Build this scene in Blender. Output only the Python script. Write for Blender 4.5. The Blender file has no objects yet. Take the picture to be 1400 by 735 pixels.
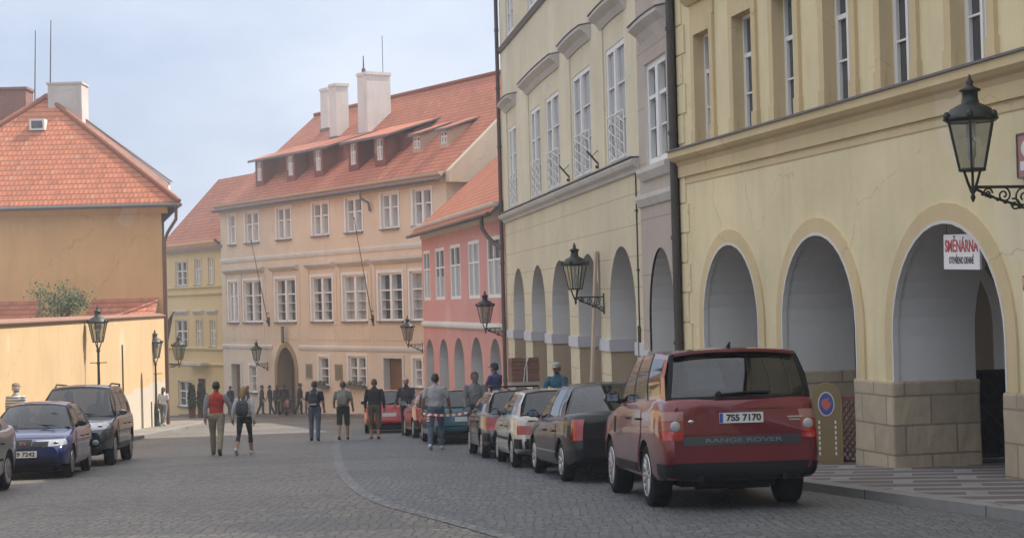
import bpy, bmesh, math, random
import numpy as np
from mathutils import Vector, Matrix
from mathutils.bvhtree import BVHTree
PI = math.pi
R_ = math.radians
random.seed(7)
scn = bpy.context.scene
COL = scn.collection

# ------------------------------------------------------------------ camera, sky, sun, exposure
F_PX, EYE = 2300.0, 1.55
PITCH, ROLL = math.atan(44.5 / F_PX), 0.026
_f = Vector((0, math.cos(PITCH), math.sin(PITCH))); _u0 = Vector((0, -math.sin(PITCH), math.cos(PITCH))); _r0 = Vector((1, 0, 0))
CR = _r0 * math.cos(ROLL) - _u0 * math.sin(ROLL)
CU = _u0 * math.cos(ROLL) + _r0 * math.sin(ROLL)
CAM = Vector((0, 0, EYE))
cd = bpy.data.cameras.new('camera'); cam = bpy.data.objects.new('camera', cd); COL.objects.link(cam)
m3 = Matrix((CR, CU, -_f)).transposed()
cam.matrix_world = Matrix.Translation(CAM) @ m3.to_4x4()
cd.sensor_fit = 'HORIZONTAL'; cd.sensor_width = 36; cd.lens = 36 * F_PX / 1400; cd.clip_end = 3000; cd.clip_start = 0.1
scn.camera = cam

SUN_XY = Vector((0.915, 0.40)).normalized(); SUN_EL = R_(51)
SUN_DIR = Vector((SUN_XY.x * math.cos(SUN_EL), SUN_XY.y * math.cos(SUN_EL), math.sin(SUN_EL)))
world = bpy.data.worlds.new('World'); scn.world = world; world.use_nodes = True
nt = world.node_tree; nt.nodes.clear()
out = nt.nodes.new('ShaderNodeOutputWorld'); bg = nt.nodes.new('ShaderNodeBackground')
sky = nt.nodes.new('ShaderNodeTexSky'); sky.sky_type = 'NISHITA'; sky.sun_disc = False
sky.sun_elevation = SUN_EL; sky.sun_rotation = math.atan2(SUN_XY.x, SUN_XY.y)
sky.air_density = 1.0; sky.dust_density = 2.0; sky.ozone_density = 1.0
tc = nt.nodes.new('ShaderNodeTexCoord'); mp = nt.nodes.new('ShaderNodeMapping'); mp.inputs['Scale'].default_value = (3.0, 3.0, 6.5)
mp.inputs['Location'].default_value = (0.35, 0.0, 0.55)
nz = nt.nodes.new('ShaderNodeTexNoise'); nz.inputs['Scale'].default_value = 1.5; nz.inputs['Detail'].default_value = 6; nz.inputs['Roughness'].default_value = 0.52
rp = nt.nodes.new('ShaderNodeValToRGB'); rp.color_ramp.elements[0].position = 0.40; rp.color_ramp.elements[1].position = 0.72
rp.color_ramp.elements[0].color = (0.05, 0.05, 0.05, 1); rp.color_ramp.elements[1].color = (0.95, 0.95, 0.95, 1)
mx = nt.nodes.new('ShaderNodeMix'); mx.data_type = 'RGBA'; mx.inputs[7].default_value = (6.0, 6.1, 6.4, 1)
hb_ = nt.nodes.new('ShaderNodeMix'); hb_.data_type = 'RGBA'; hb_.inputs[0].default_value = 0.86; hb_.inputs[7].default_value = (1.9, 2.35, 3.25, 1)   # milky blue air over the clear sky
nt.links.new(tc.outputs['Generated'], mp.inputs[0]); nt.links.new(mp.outputs[0], nz.inputs['Vector']); nt.links.new(nz.outputs['Fac'], rp.inputs[0])
sx_ = nt.nodes.new('ShaderNodeSeparateXYZ'); nt.links.new(tc.outputs['Generated'], sx_.inputs[0])
ov_ = nt.nodes.new('ShaderNodeMapRange'); ov_.inputs[1].default_value = 0.20; ov_.inputs[2].default_value = 0.55; ov_.inputs[3].default_value = 0.0; ov_.inputs[4].default_value = 0.85; ov_.interpolation_type = 'SMOOTHSTEP'
nt.links.new(sx_.outputs[2], ov_.inputs[0])          # unseen bright cloud added overhead to lift the light in the shade
mxx = nt.nodes.new('ShaderNodeMath'); mxx.operation = 'MAXIMUM'; lo_ = nt.nodes.new('ShaderNodeMath'); lo_.operation = 'MULTIPLY'; lo_.inputs[1].default_value = 0.34
nt.links.new(rp.outputs[0], lo_.inputs[0]); nt.links.new(lo_.outputs[0], mxx.inputs[0]); nt.links.new(ov_.outputs[0], mxx.inputs[1]); nt.links.new(mxx.outputs[0], mx.inputs[0]); nt.links.new(sky.outputs[0], hb_.inputs[6]); nt.links.new(hb_.outputs[2], mx.inputs[6]); nt.links.new(mx.outputs[2], bg.inputs[0])
bg.inputs[1].default_value = 0.15; nt.links.new(bg.outputs[0], out.inputs[0])
sd = bpy.data.lights.new('sun', 'SUN'); sd.energy = 4.6; sd.angle = R_(0.6); sd.color = (1.0, 0.93, 0.82)
sun = bpy.data.objects.new('sun', sd); COL.objects.link(sun)
sun.rotation_euler = SUN_DIR.to_track_quat('Z', 'Y').to_euler(); sun.location = (0, 0, 60)
scn.view_settings.view_transform = 'Standard'; scn.view_settings.look = 'None'; scn.view_settings.gamma = 1
scn.view_settings.exposure = 0.66; scn.view_settings.use_curve_mapping = False
scn.render.engine = 'CYCLES'
scn.cycles.use_denoising = True
scn.cycles.max_bounces = 8; scn.cycles.volume_bounces = 0; scn.cycles.diffuse_bounces = 4; scn.cycles.transparent_max_bounces = 12

# ------------------------------------------------------------------ materials
MATS = {}
def nd(t, kind, **kw):
    n = t.nodes.new(kind)
    for k, v in kw.items(): setattr(n, k, v)
    return n
def base_mat(name):
    m = bpy.data.materials.new(name); m.use_nodes = True
    return m, m.node_tree, m.node_tree.nodes['Principled BSDF']
def math_(t, op, a, b=None, c=None):
    n = nd(t, 'ShaderNodeMath', operation=op)
    for i, v in enumerate((a, b, c)):
        if v is None: continue
        if isinstance(v, (int, float)): n.inputs[i].default_value = v
        else: t.links.new(v, n.inputs[i])
    return n.outputs[0]
def mixc(t, fac, a, b, mode='MIX'):
    n = nd(t, 'ShaderNodeMix', data_type='RGBA', blend_type=mode)
    for i, v in ((0, fac), (6, a), (7, b)):
        if isinstance(v, (int, float)): n.inputs[i].default_value = v
        elif isinstance(v, tuple): n.inputs[i].default_value = (*v[:3], 1)
        else: t.links.new(v, n.inputs[i])
    return n.outputs[2]
def noise(t, vec, scale, detail=3, rough=0.5):
    n = nd(t, 'ShaderNodeTexNoise'); n.inputs['Scale'].default_value = scale; n.inputs['Detail'].default_value = detail; n.inputs['Roughness'].default_value = rough
    if vec is not None: t.links.new(vec, n.inputs['Vector'])
    return n.outputs['Fac']
def coords(t, scale=(1, 1, 1), which='Object'):
    c = nd(t, 'ShaderNodeTexCoord'); mpn = nd(t, 'ShaderNodeMapping'); mpn.inputs['Scale'].default_value = scale
    t.links.new(c.outputs[which], mpn.inputs[0]); return mpn.outputs[0]
def ramp(t, x, a, b, ca=(0, 0, 0), cb=(1, 1, 1)):
    n = nd(t, 'ShaderNodeValToRGB'); e = n.color_ramp.elements
    e[0].position = a; e[1].position = b; e[0].color = (*ca, 1); e[1].color = (*cb, 1)
    t.links.new(x, n.inputs[0]); return n.outputs[0]
def bump(t, p, h, strength, dist):
    b = nd(t, 'ShaderNodeBump'); b.inputs['Strength'].default_value = strength; b.inputs['Distance'].default_value = dist
    t.links.new(h, b.inputs['Height']); t.links.new(b.outputs[0], p.inputs['Normal'])
def mul(c, k): return tuple(min(1, x * k) for x in c)

def plain(name, col, rough=0.6, metal=0.0, var=0.0, scale=3.0, coat=0.0, spec=0.5):
    if name in MATS: return MATS[name]
    m, t, p = base_mat(name)
    p.inputs['Base Color'].default_value = (*col, 1); p.inputs['Roughness'].default_value = rough; p.inputs['Metallic'].default_value = metal
    p.inputs['Coat Weight'].default_value = coat; p.inputs['Coat Roughness'].default_value = 0.04; p.inputs['Specular IOR Level'].default_value = spec
    if var:
        n = noise(t, coords(t), scale, 4, 0.6)
        t.links.new(mixc(t, n, mul(col, 1 - var), mul(col, 1 + var)), p.inputs['Base Color'])
    MATS[name] = m; return m

def plaster(name, col, stain=0.18, lower=None, zsplit=0.0, joints=0.0, patch=None):
    """lime plaster: cloudy tone, runs under ledges, fine grain; optional second paint below zsplit, optional ruled joints"""
    if name in MATS: return MATS[name]
    m, t, p = base_mat(name)
    o = coords(t)
    big = noise(t, o, 0.35, 5, 0.6); mid = noise(t, coords(t, (1.6, 1.6, 0.22)), 1.3, 5, 0.62); fine = noise(t, o, 7, 5, 0.65)
    c = mixc(t, ramp(t, big, 0.3, 0.7), mul(col, 1 - stain * 0.7), mul(col, 1 + stain * 0.45))
    c = mixc(t, math_(t, 'MULTIPLY', ramp(t, mid, 0.5, 0.78), stain * 1.6), c, mul(col, 0.62))
    c = mixc(t, math_(t, 'MULTIPLY', ramp(t, fine, 0.35, 0.75), stain * 0.55), c, mul(col, 1.2))
    if stain > 0.12:
        vp = nd(t, 'ShaderNodeTexVoronoi', feature='F1'); vp.inputs['Scale'].default_value = 0.55; t.links.new(o, vp.inputs['Vector'])
        sp = nd(t, 'ShaderNodeSeparateColor'); t.links.new(vp.outputs['Color'], sp.inputs[0])
        inside = math_(t, 'MULTIPLY', math_(t, 'GREATER_THAN', sp.outputs[0], 0.8), ramp(t, math_(t, 'ADD', vp.outputs['Distance'], math_(t, 'MULTIPLY', mid, 0.25)), 0.52, 0.56, (1, 1, 1), (0, 0, 0)))
        c = mixc(t, math_(t, 'MULTIPLY', inside, 0.16), c, (0.8, 0.76, 0.68))
        wv = nd(t, 'ShaderNodeVectorMath', operation='MULTIPLY_ADD'); nn_ = nd(t, 'ShaderNodeTexNoise'); nn_.inputs['Scale'].default_value = 2.2; nn_.inputs['Detail'].default_value = 4; t.links.new(o, nn_.inputs['Vector'])
        wv.inputs[1].default_value = (.5, .5, .5); t.links.new(nn_.outputs['Color'], wv.inputs[0]); t.links.new(o, wv.inputs[2])
        vc = nd(t, 'ShaderNodeTexVoronoi', feature='DISTANCE_TO_EDGE'); vc.inputs['Scale'].default_value = 0.32; t.links.new(wv.outputs[0], vc.inputs['Vector'])
        crack = math_(t, 'MULTIPLY', math_(t, 'LESS_THAN', vc.outputs['Distance'], 0.0035), math_(t, 'GREATER_THAN', big, 0.5))
        c = mixc(t, math_(t, 'MULTIPLY', crack, 0.3), c, mul(col, 0.4))
    if lower is not None:
        xyz = nd(t, 'ShaderNodeSeparateXYZ'); t.links.new(o, xyz.inputs[0])
        e = math_(t, 'ADD', xyz.outputs[2], math_(t, 'MULTIPLY', math_(t, 'SUBTRACT', noise(t, o, 0.6, 4), 0.5), 0.7))
        fac = math_(t, 'LESS_THAN', e, zsplit)
        lw = mixc(t, ramp(t, fine, 0.3, 0.7), mul(lower, 0.88), lower)
        c = mixc(t, fac, c, lw)
    if joints:
        xyz = nd(t, 'ShaderNodeSeparateXYZ'); t.links.new(o, xyz.inputs[0])
        fr = math_(t, 'FRACT', math_(t, 'DIVIDE', xyz.outputs[2], joints))
        ln = math_(t, 'LESS_THAN', fr, 0.045 / joints * 0.6)
        c = mixc(t, math_(t, 'MULTIPLY', ln, 0.55), c, mul(col, 0.45))
    t.links.new(c, p.inputs['Base Color']); p.inputs['Roughness'].default_value = 0.92; p.inputs['Specular IOR Level'].default_value = 0.2
    bump(t, p, math_(t, 'ADD', fine, noise(t, o, 1.6, 4)), 0.25, 0.02)
    MATS[name] = m; return m

def tiles(name, col, row=0.33, wid=0.22):
    if name in MATS: return MATS[name]
    m, t, p = base_mat(name)
    c = nd(t, 'ShaderNodeTexCoord'); xyz = nd(t, 'ShaderNodeSeparateXYZ'); t.links.new(c.outputs['UV'], xyz.inputs[0])
    v = math_(t, 'DIVIDE', xyz.outputs[1], row); fl = math_(t, 'FLOOR', v); fr = math_(t, 'FRACT', v)
    u = math_(t, 'ADD', math_(t, 'DIVIDE', xyz.outputs[0], wid), math_(t, 'MULTIPLY', math_(t, 'MODULO', fl, 2), 0.5))
    fu = math_(t, 'FRACT', u)
    cb = nd(t, 'ShaderNodeCombineXYZ'); t.links.new(math_(t, 'FLOOR', u), cb.inputs[0]); t.links.new(fl, cb.inputs[1])
    wn = nd(t, 'ShaderNodeTexWhiteNoise', noise_dimensions='2D'); t.links.new(cb.outputs[0], wn.inputs['Vector'])
    cc = mixc(t, wn.outputs['Value'], mul(col, 0.86), mul(col, 1.12))
    old = ramp(t, noise(t, c.outputs['UV'], 0.45, 5, 0.65), 0.45, 0.75)
    cc = mixc(t, math_(t, 'MULTIPLY', old, 0.38), cc, (col[0] * 0.55, col[1] * 0.6, col[2] * 0.8))
    cc = mixc(t, math_(t, 'MULTIPLY', math_(t, 'GREATER_THAN', wn.outputs['Value'], 0.965), 0.5), cc, mul(col, 0.45))
    cc = mixc(t, math_(t, 'MULTIPLY', math_(t, 'LESS_THAN', wn.outputs['Value'], 0.03), 0.5), cc, (0.62, 0.30, 0.17))
    butt = math_(t, 'LESS_THAN', fr, 0.2)
    cc = mixc(t, math_(t, 'MULTIPLY', butt, 0.75), cc, mul(col, 0.3))
    t.links.new(cc, p.inputs['Base Color']); p.inputs['Roughness'].default_value = 0.85
    hump = math_(t, 'SINE', math_(t, 'MULTIPLY', fu, PI))
    bump(t, p, math_(t, 'ADD', math_(t, 'MULTIPLY', fr, -0.8), math_(t, 'MULTIPLY', hump, 0.35)), 0.8, 0.06)
    MATS[name] = m; return m

def bricks(name, a, b, mortar, w, h, msize=0.02, bias=0.0, rot=0.0, squash=1.0, axes='XZ', rough=0.9, bstr=0.5):
    if name in MATS: return MATS[name]
    m, t, p = base_mat(name)
    c = nd(t, 'ShaderNodeTexCoord'); xyz = nd(t, 'ShaderNodeSeparateXYZ'); t.links.new(c.outputs['Object'], xyz.inputs[0])
    cb = nd(t, 'ShaderNodeCombineXYZ')
    if axes == 'XZ':
        t.links.new(math_(t, 'ADD', xyz.outputs[0], xyz.outputs[1]), cb.inputs[0]); t.links.new(xyz.outputs[2], cb.inputs[1])
    else:
        t.links.new(xyz.outputs[0], cb.inputs[0]); t.links.new(xyz.outputs[1], cb.inputs[1])
    mpn = nd(t, 'ShaderNodeMapping'); mpn.inputs['Rotation'].default_value = (0, 0, rot); t.links.new(cb.outputs[0], mpn.inputs[0])
    br = nd(t, 'ShaderNodeTexBrick'); t.links.new(mpn.outputs[0], br.inputs['Vector'])
    br.inputs['Color1'].default_value = (*a, 1); br.inputs['Color2'].default_value = (*b, 1); br.inputs['Mortar'].default_value = (*mortar, 1)
    br.inputs['Scale'].default_value = 1; br.inputs['Brick Width'].default_value = w; br.inputs['Row Height'].default_value = h
    br.inputs['Mortar Size'].default_value = msize; br.inputs['Mortar Smooth'].default_value = 0.15; br.inputs['Bias'].default_value = bias
    fine = noise(t, c.outputs['Object'], 6, 5, 0.7); lo = noise(t, c.outputs['Object'], 0.9, 4, 0.6)
    cc = mixc(t, ramp(t, fine, 0.3, 0.75), br.outputs['Color'], mixc(t, 0.35, br.outputs['Color'], mul(b, 0.55)))
    cc = mixc(t, math_(t, 'MULTIPLY', ramp(t, lo, 0.45, 0.7), 0.4), cc, mul(a, 0.6))
    t.links.new(cc, p.inputs['Base Color']); p.inputs['Roughness'].default_value = rough
    bump(t, p, math_(t, 'ADD', math_(t, 'MULTIPLY', br.outputs['Fac'], -1.0), math_(t, 'MULTIPLY', fine, 0.5)), bstr, 0.02)
    MATS[name] = m; return m

def setts(name, cold, warm, scale=8.5, dark=0.58, rows=1.0):
    if name in MATS: return MATS[name]
    m, t, p = base_mat(name)
    o = coords(t, (1, rows, 1))
    wob = nd(t, 'ShaderNodeTexNoise'); wob.inputs['Scale'].default_value = 0.8; t.links.new(o, wob.inputs['Vector'])
    vv = nd(t, 'ShaderNodeVectorMath', operation='MULTIPLY_ADD'); vv.inputs[1].default_value = (0.25, 0.25, 0); t.links.new(wob.outputs['Color'], vv.inputs[0]); t.links.new(o, vv.inputs[2])
    vo = nd(t, 'ShaderNodeTexVoronoi', feature='F1', voronoi_dimensions='2D'); vo.inputs['Scale'].default_value = scale; vo.inputs['Randomness'].default_value = 0.55
    ve = nd(t, 'ShaderNodeTexVoronoi', feature='DISTANCE_TO_EDGE', voronoi_dimensions='2D'); ve.inputs['Scale'].default_value = scale; ve.inputs['Randomness'].default_value = 0.55
    t.links.new(vv.outputs[0], vo.inputs['Vector']); t.links.new(vv.outputs[0], ve.inputs['Vector'])
    sep = nd(t, 'ShaderNodeSeparateColor'); t.links.new(vo.outputs['Color'], sep.inputs[0])
    c = mixc(t, sep.outputs[0], mul(cold, 0.6), mul(warm, 1.35))
    c = mixc(t, ramp(t, noise(t, o, 0.22, 5, 0.6), 0.35, 0.7), c, mixc(t, 0.6, c, mul(warm, 0.7)))
    c = mixc(t, math_(t, 'MULTIPLY', ramp(t, noise(t, o, 1.1, 5, 0.7), 0.52, 0.72), 0.5), c, mul(cold, 0.5))
    vr = nd(t, 'ShaderNodeTexVoronoi', feature='F1', voronoi_dimensions='2D'); vr.inputs['Scale'].default_value = 0.28; t.links.new(vv.outputs[0], vr.inputs['Vector'])
    s2 = nd(t, 'ShaderNodeSeparateColor'); t.links.new(vr.outputs['Color'], s2.inputs[0])
    c = mixc(t, math_(t, 'MULTIPLY', math_(t, 'GREATER_THAN', s2.outputs[1], 0.72), 0.45), c, mixc(t, 0.5, c, mul(warm, 1.5)))
    c = mixc(t, math_(t, 'MULTIPLY', math_(t, 'LESS_THAN', s2.outputs[1], 0.16), 0.5), c, mul(cold, 0.7))
    edge = ramp(t, ve.outputs['Distance'], 0.03, 0.16)
    c = mixc(t, edge, mul(cold, dark), c)
    t.links.new(c, p.inputs['Base Color']); p.inputs['Roughness'].default_value = 0.62
    hh = math_(t, 'ADD', edge, math_(t, 'MULTIPLY', sep.outputs[1], 0.9))
    bump(t, p, math_(t, 'ADD', hh, math_(t, 'MULTIPLY', noise(t, o, 30, 3), 0.3)), 0.6, 0.02)
    MATS[name] = m; return m

def pane_mat(name, col, rough=0.06):
    m = plain(name, col, rough, spec=0.6, var=0.35, scale=0.6); return m
def car_glass(name='car_glass', tint=0.22):
    if name in MATS: return MATS[name]
    m, t, p = base_mat(name)
    tr = nd(t, 'ShaderNodeBsdfTransparent'); tr.inputs[0].default_value = (tint, tint * 1.03, tint * 1.02, 1)
    gl = nd(t, 'ShaderNodeBsdfGlossy'); gl.inputs['Roughness'].default_value = 0.03; gl.inputs[0].default_value = (0.9, 0.92, 0.95, 1)
    fr = nd(t, 'ShaderNodeLayerWeight'); fr.inputs[0].default_value = 0.5
    fc = math_(t, 'MULTIPLY_ADD', math_(t, 'POWER', fr.outputs['Facing'], 4.0), 0.75, 0.08)
    ms = nd(t, 'ShaderNodeMixShader'); t.links.new(fc, ms.inputs[0]); t.links.new(tr.outputs[0], ms.inputs[1]); t.links.new(gl.outputs[0], ms.inputs[2])
    t.links.new(ms.outputs[0], t.nodes['Material Output'].inputs[0]); t.nodes.remove(p)
    MATS[name] = m; return m

# ------------------------------------------------------------------ mesh helpers
class MB:
    def __init__(s): s.v = []; s.f = []; s.mi = []; s.uv = []; s.sm = []
    def add(s, vs, fs, mi=0, uvs=None, smooth=False):
        b = len(s.v); s.v += [tuple(v) for v in vs]
        for i, f in enumerate(fs):
            s.f.append([b + k for k in f]); s.mi.append(mi); s.sm.append(smooth)
            s.uv.append(uvs[i] if uvs else [(0, 0)] * len(f))
        return s
    def quad(s, a, b, c, d, mi=0, uv=None): return s.add([a, b, c, d], [[0, 1, 2, 3]], mi, [uv] if uv else None)
    def box(s, x0, x1, y0, y1, z0, z1, mi=0):
        v = [(x0, y0, z0), (x1, y0, z0), (x1, y1, z0), (x0, y1, z0), (x0, y0, z1), (x1, y0, z1), (x1, y1, z1), (x0, y1, z1)]
        return s.add(v, [[0, 3, 2, 1], [4, 5, 6, 7], [0, 1, 5, 4], [1, 2, 6, 5], [2, 3, 7, 6], [3, 0, 4, 7]], mi)
    def hexa(s, v, mi=0): return s.add(v, [[0, 3, 2, 1], [4, 5, 6, 7], [0, 1, 5, 4], [1, 2, 6, 5], [2, 3, 7, 6], [3, 0, 4, 7]], mi)
    def prism_x(s, prof, x0, x1, mi=0, smooth=False):   # prof = (y,z) closed outline, swept along x
        n = len(prof); v = [(x0, a, b) for a, b in prof] + [(x1, a, b) for a, b in prof]
        return s.add(v, [[i, (i + 1) % n, n + (i + 1) % n, n + i] for i in range(n)] + [list(range(n))[::-1], list(range(n, 2 * n))], mi, None, smooth)
    def prism_y(s, prof, y0, y1, mi=0):                 # prof = (x,z)
        n = len(prof); v = [(a, y0, b) for a, b in prof] + [(a, y1, b) for a, b in prof]
        return s.add(v, [[i, (i + 1) % n, n + (i + 1) % n, n + i] for i in range(n)] + [list(range(n))[::-1], list(range(n, 2 * n))], mi)
    def tube(s, pts, r, n=8, mi=0, cap=True, smooth=True):
        pts = [Vector(p) for p in pts]; k = len(pts); rs = r if isinstance(r, (list, tuple)) else [r] * k
        vs = []; prev = None
        for i, p in enumerate(pts):
            d = (pts[min(i + 1, k - 1)] - pts[max(i - 1, 0)]).normalized()
            if prev is None:
                a = Vector((0, 0, 1)) if abs(d.z) < 0.9 else Vector((1, 0, 0)); e1 = d.cross(a).normalized()
            else: e1 = (prev - d * prev.dot(d)).normalized()
            prev = e1; e2 = d.cross(e1)
            ra = rs[i]
            rx, ry = ra if isinstance(ra, tuple) else (ra, ra)
            for j in range(n):
                t = 2 * PI * j / n; vs.append(p + e1 * (rx * math.cos(t)) + e2 * (ry * math.sin(t)))
        fs = [[i * n + j, i * n + (j + 1) % n, (i + 1) * n + (j + 1) % n, (i + 1) * n + j] for i in range(k - 1) for j in range(n)]
        s.add(vs, fs, mi, None, smooth)
        if cap: s.add(vs[:n], [list(range(n))[::-1]], mi); s.add(vs[-n:], [list(range(n))], mi)
        return s
    def lathe(s, prof, c=(0, 0, 0), n=16, mi=0, smooth=True, rot0=0.0):  # prof (r,z)
        k = len(prof); vs = []
        for r, z in prof:
            for j in range(n):
                t = rot0 + 2 * PI * j / n; vs.append((c[0] + r * math.cos(t), c[1] + r * math.sin(t), c[2] + z))
        fs = [[i * n + j, i * n + (j + 1) % n, (i + 1) * n + (j + 1) % n, (i + 1) * n + j] for i in range(k - 1) for j in range(n)]
        s.add(vs, fs, mi, None, smooth)
        s.add(vs[:n], [list(range(n))[::-1]], mi); s.add(vs[-n:], [list(range(n))], mi); return s
    def ell(s, c, r, n=12, m=8, mi=0):
        vs = []
        for i in range(m + 1):
            a = PI * i / m
            for j in range(n):
                t = 2 * PI * j / n; vs.append((c[0] + r[0] * math.sin(a) * math.cos(t), c[1] + r[1] * math.sin(a) * math.sin(t), c[2] - r[2] * math.cos(a)))
        fs = [[i * n + j, i * n + (j + 1) % n, (i + 1) * n + (j + 1) % n, (i + 1) * n + j] for i in range(m) for j in range(n)]
        return s.add(vs, fs, mi, None, True)
    def build(s, name, mats, parent=None, off=(0, 0, 0), fix=False):
        me = bpy.data.meshes.new(name)
        me.from_pydata([(v[0] + off[0], v[1] + off[1], v[2] + off[2]) for v in s.v], [], s.f)
        for m in (mats if isinstance(mats, (list, tuple)) else [mats]): me.materials.append(m)
        me.polygons.foreach_set('material_index', s.mi); me.polygons.foreach_set('use_smooth', s.sm)
        if any(u and any(c != (0, 0) for c in u) for u in s.uv):
            uvl = me.uv_layers.new(name='UVMap'); flat = [x for f in s.uv for c in f for x in c]; uvl.data.foreach_set('uv', flat)
        if fix:
            bm = bmesh.new(); bm.from_mesh(me); bmesh.ops.remove_doubles(bm, verts=bm.verts, dist=1e-5); bmesh.ops.recalc_face_normals(bm, faces=bm.faces); bm.to_mesh(me); bm.free()
        me.validate(); me.update()
        o = bpy.data.objects.new(name, me); COL.objects.link(o)
        if parent is not None: o.parent = parent
        return o
def tag(o, label=None, cat=None, group=None, kind=None):
    if label: o['label'] = label
    if cat: o['category'] = cat
    if group: o['group'] = group
    if kind: o['kind'] = kind
    return o
def empty(name, loc, rz=0, label=None, cat=None, group=None):
    o = bpy.data.objects.new(name, None); COL.objects.link(o); o.location = loc; o.rotation_euler = (0, 0, rz); o.empty_display_size = 0.2
    return tag(o, label, cat, group)
def kids(o): return [c for c in bpy.data.objects if c.parent == o]
def copy_tree(o, parent=None):
    c = o.copy(); COL.objects.link(c)
    if parent is not None: c.parent = parent
    for ch in kids(o): copy_tree(ch, c)
    return c
def applied(o):
    dg = bpy.context.evaluated_depsgraph_get()
    me = bpy.data.meshes.new_from_object(o.evaluated_get(dg)); o.modifiers.clear(); o.data = me; return o
def text(name, s, size, mat, parent, loc, rot, extrude=0.003, width=None, bold=0.0):
    cu = bpy.data.curves.new(name, 'FONT'); cu.body = s; cu.size = size; cu.extrude = extrude; cu.align_x = 'CENTER'; cu.align_y = 'CENTER'; cu.offset = bold
    o = bpy.data.objects.new(name, cu); COL.objects.link(o)
    dg = bpy.context.evaluated_depsgraph_get(); me = bpy.data.meshes.new_from_object(o.evaluated_get(dg))
    bpy.data.objects.remove(o); me.materials.clear(); me.materials.append(mat)
    if width:
        xs = [v.co.x for v in me.vertices]; k = width / max(1e-6, max(xs) - min(xs))
        for v in me.vertices: v.co.x *= k
    q = bpy.data.objects.new(name, me); COL.objects.link(q); q.parent = parent; q.location = loc; q.rotation_euler = rot
    return q
SL = 0.0487
def gz(y): return -SL * max(-60.0, min(140.0, y))
def kerbx(y): return 9.03 - 0.2245 * y if y < 35.5 else (5.84 - 0.135 * y - 0.0 if y < 62 else -2.53 - 0.217 * (y - 62) - 0.0)
def walk_h(y): return 0.12 + 0.16 * max(0, min(1, (y - 27) / 7))

# ------------------------------------------------------------------ ground, lane, kerbs, pavements
def ray(px, py): return (_f + CR * ((px - 700) / F_PX) + CU * ((367.5 - py) / F_PX))
def G(px, py, dz=0.0):
    d = ray(px, py); t = (dz - EYE) / (d.z + SL * d.y); return CAM + d * t
M_SQ = setts('setts_square', (0.108, 0.104, 0.104), (0.165, 0.142, 0.114), 8.0)
M_LANE = setts('setts_lane', (0.085, 0.096, 0.108), (0.118, 0.122, 0.122), 9.0)
M_GUT = setts('setts_gutter', (0.15, 0.153, 0.158), (0.18, 0.178, 0.17), 6.5, 0.5)
M_GRAN = bricks('kerb_granite', (0.26, 0.25, 0.235), (0.2, 0.195, 0.19), (0.07, 0.065, 0.06), 1.15, 3.0, 0.018, axes='XY')
M_MOS = bricks('pavement_mosaic', (0.135, 0.105, 0.10), (0.105, 0.09, 0.095), (0.27, 0.265, 0.25), 1.7, 0.78, 0.14, axes='XY', rough=0.8)
ys = [-60, -30, -10, 0, 10, 20, 40, 60, 80, 100, 120, 140, 165]
mb = MB(); xs = [-145, -60, -30, -10, 0, 10, 30, 60, 145]
vs = [(x, y, gz(y)) for y in ys for x in xs]; nx = len(xs)
mb.add(vs, [[j * nx + i, j * nx + i + 1, (j + 1) * nx + i + 1, (j + 1) * nx + i] for j in range(len(ys) - 1) for i in range(nx - 1)])
tag(mb.build('ground', M_SQ), kind='structure')
def strip_sheet(name, left, right, mat, dz):   # two polylines of (x,y)
    mb = MB()
    for i in range(len(left) - 1):
        a, b, c, d = left[i], right[i], right[i + 1], left[i + 1]
        mb.quad(*[(p[0], p[1], gz(p[1]) + dz) for p in (a, b, c, d)])
    return tag(mb.build(name, mat), kind='structure')
edge_px = [(700, 739), (640, 722), (570, 703), (520, 689), (484, 670), (465, 650), (458, 630), (456, 610), (459, 596), (464, 588)]
edge = [G(*p) for p in edge_px]
edge = [Vector((edge[0].x + 1.2, edge[0].y - 3.0, 0))] + edge
# smooth resample
def resample(pts, k=5):
    o = []
    for i in range(len(pts) - 1):
        p0, p1, p2, p3 = pts[max(0, i - 1)], pts[i], pts[i + 1], pts[min(len(pts) - 1, i + 2)]
        for j in range(k):
            t = j / k
            o.append(0.5 * ((2 * p1) + (p2 - p0) * t + (2 * p0 - 5 * p1 + 4 * p2 - p3) * t * t + (-p0 + 3 * p1 - 3 * p2 + p3) * t ** 3))
    return o + [pts[-1]]
edge = resample(edge)
le = [(p.x, p.y) for p in edge]
strip_sheet('road', le, [(kerbx(p[1]) + 0.03, p[1]) for p in le], M_LANE, 0.004)
strip_sheet('gutter_strip', [(p[0] - 0.02, p[1]) for p in le], [(p[0] + 0.17, p[1]) for p in le], M_GUT, 0.008)

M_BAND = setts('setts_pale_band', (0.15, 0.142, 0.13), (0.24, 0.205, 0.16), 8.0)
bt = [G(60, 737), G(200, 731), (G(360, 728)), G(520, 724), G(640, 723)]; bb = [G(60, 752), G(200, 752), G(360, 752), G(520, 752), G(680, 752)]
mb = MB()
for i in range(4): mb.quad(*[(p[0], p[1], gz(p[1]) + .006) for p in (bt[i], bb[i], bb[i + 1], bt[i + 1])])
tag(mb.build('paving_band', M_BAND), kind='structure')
def pavement(name, inner, outer, mat, hs):    # inner polyline along the houses, outer = back of the kerb stone
    mb = MB()
    for i in range(len(inner) - 1):
        a, b, c, d = inner[i], outer[i], outer[i + 1], inner[i + 1]
        mb.quad((a[0], a[1], gz(a[1]) + hs[i]), (b[0], b[1], gz(b[1]) + hs[i]), (c[0], c[1], gz(c[1]) + hs[i + 1]), (d[0], d[1], gz(d[1]) + hs[i + 1]))
    return tag(mb.build(name, mat), kind='structure')
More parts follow.
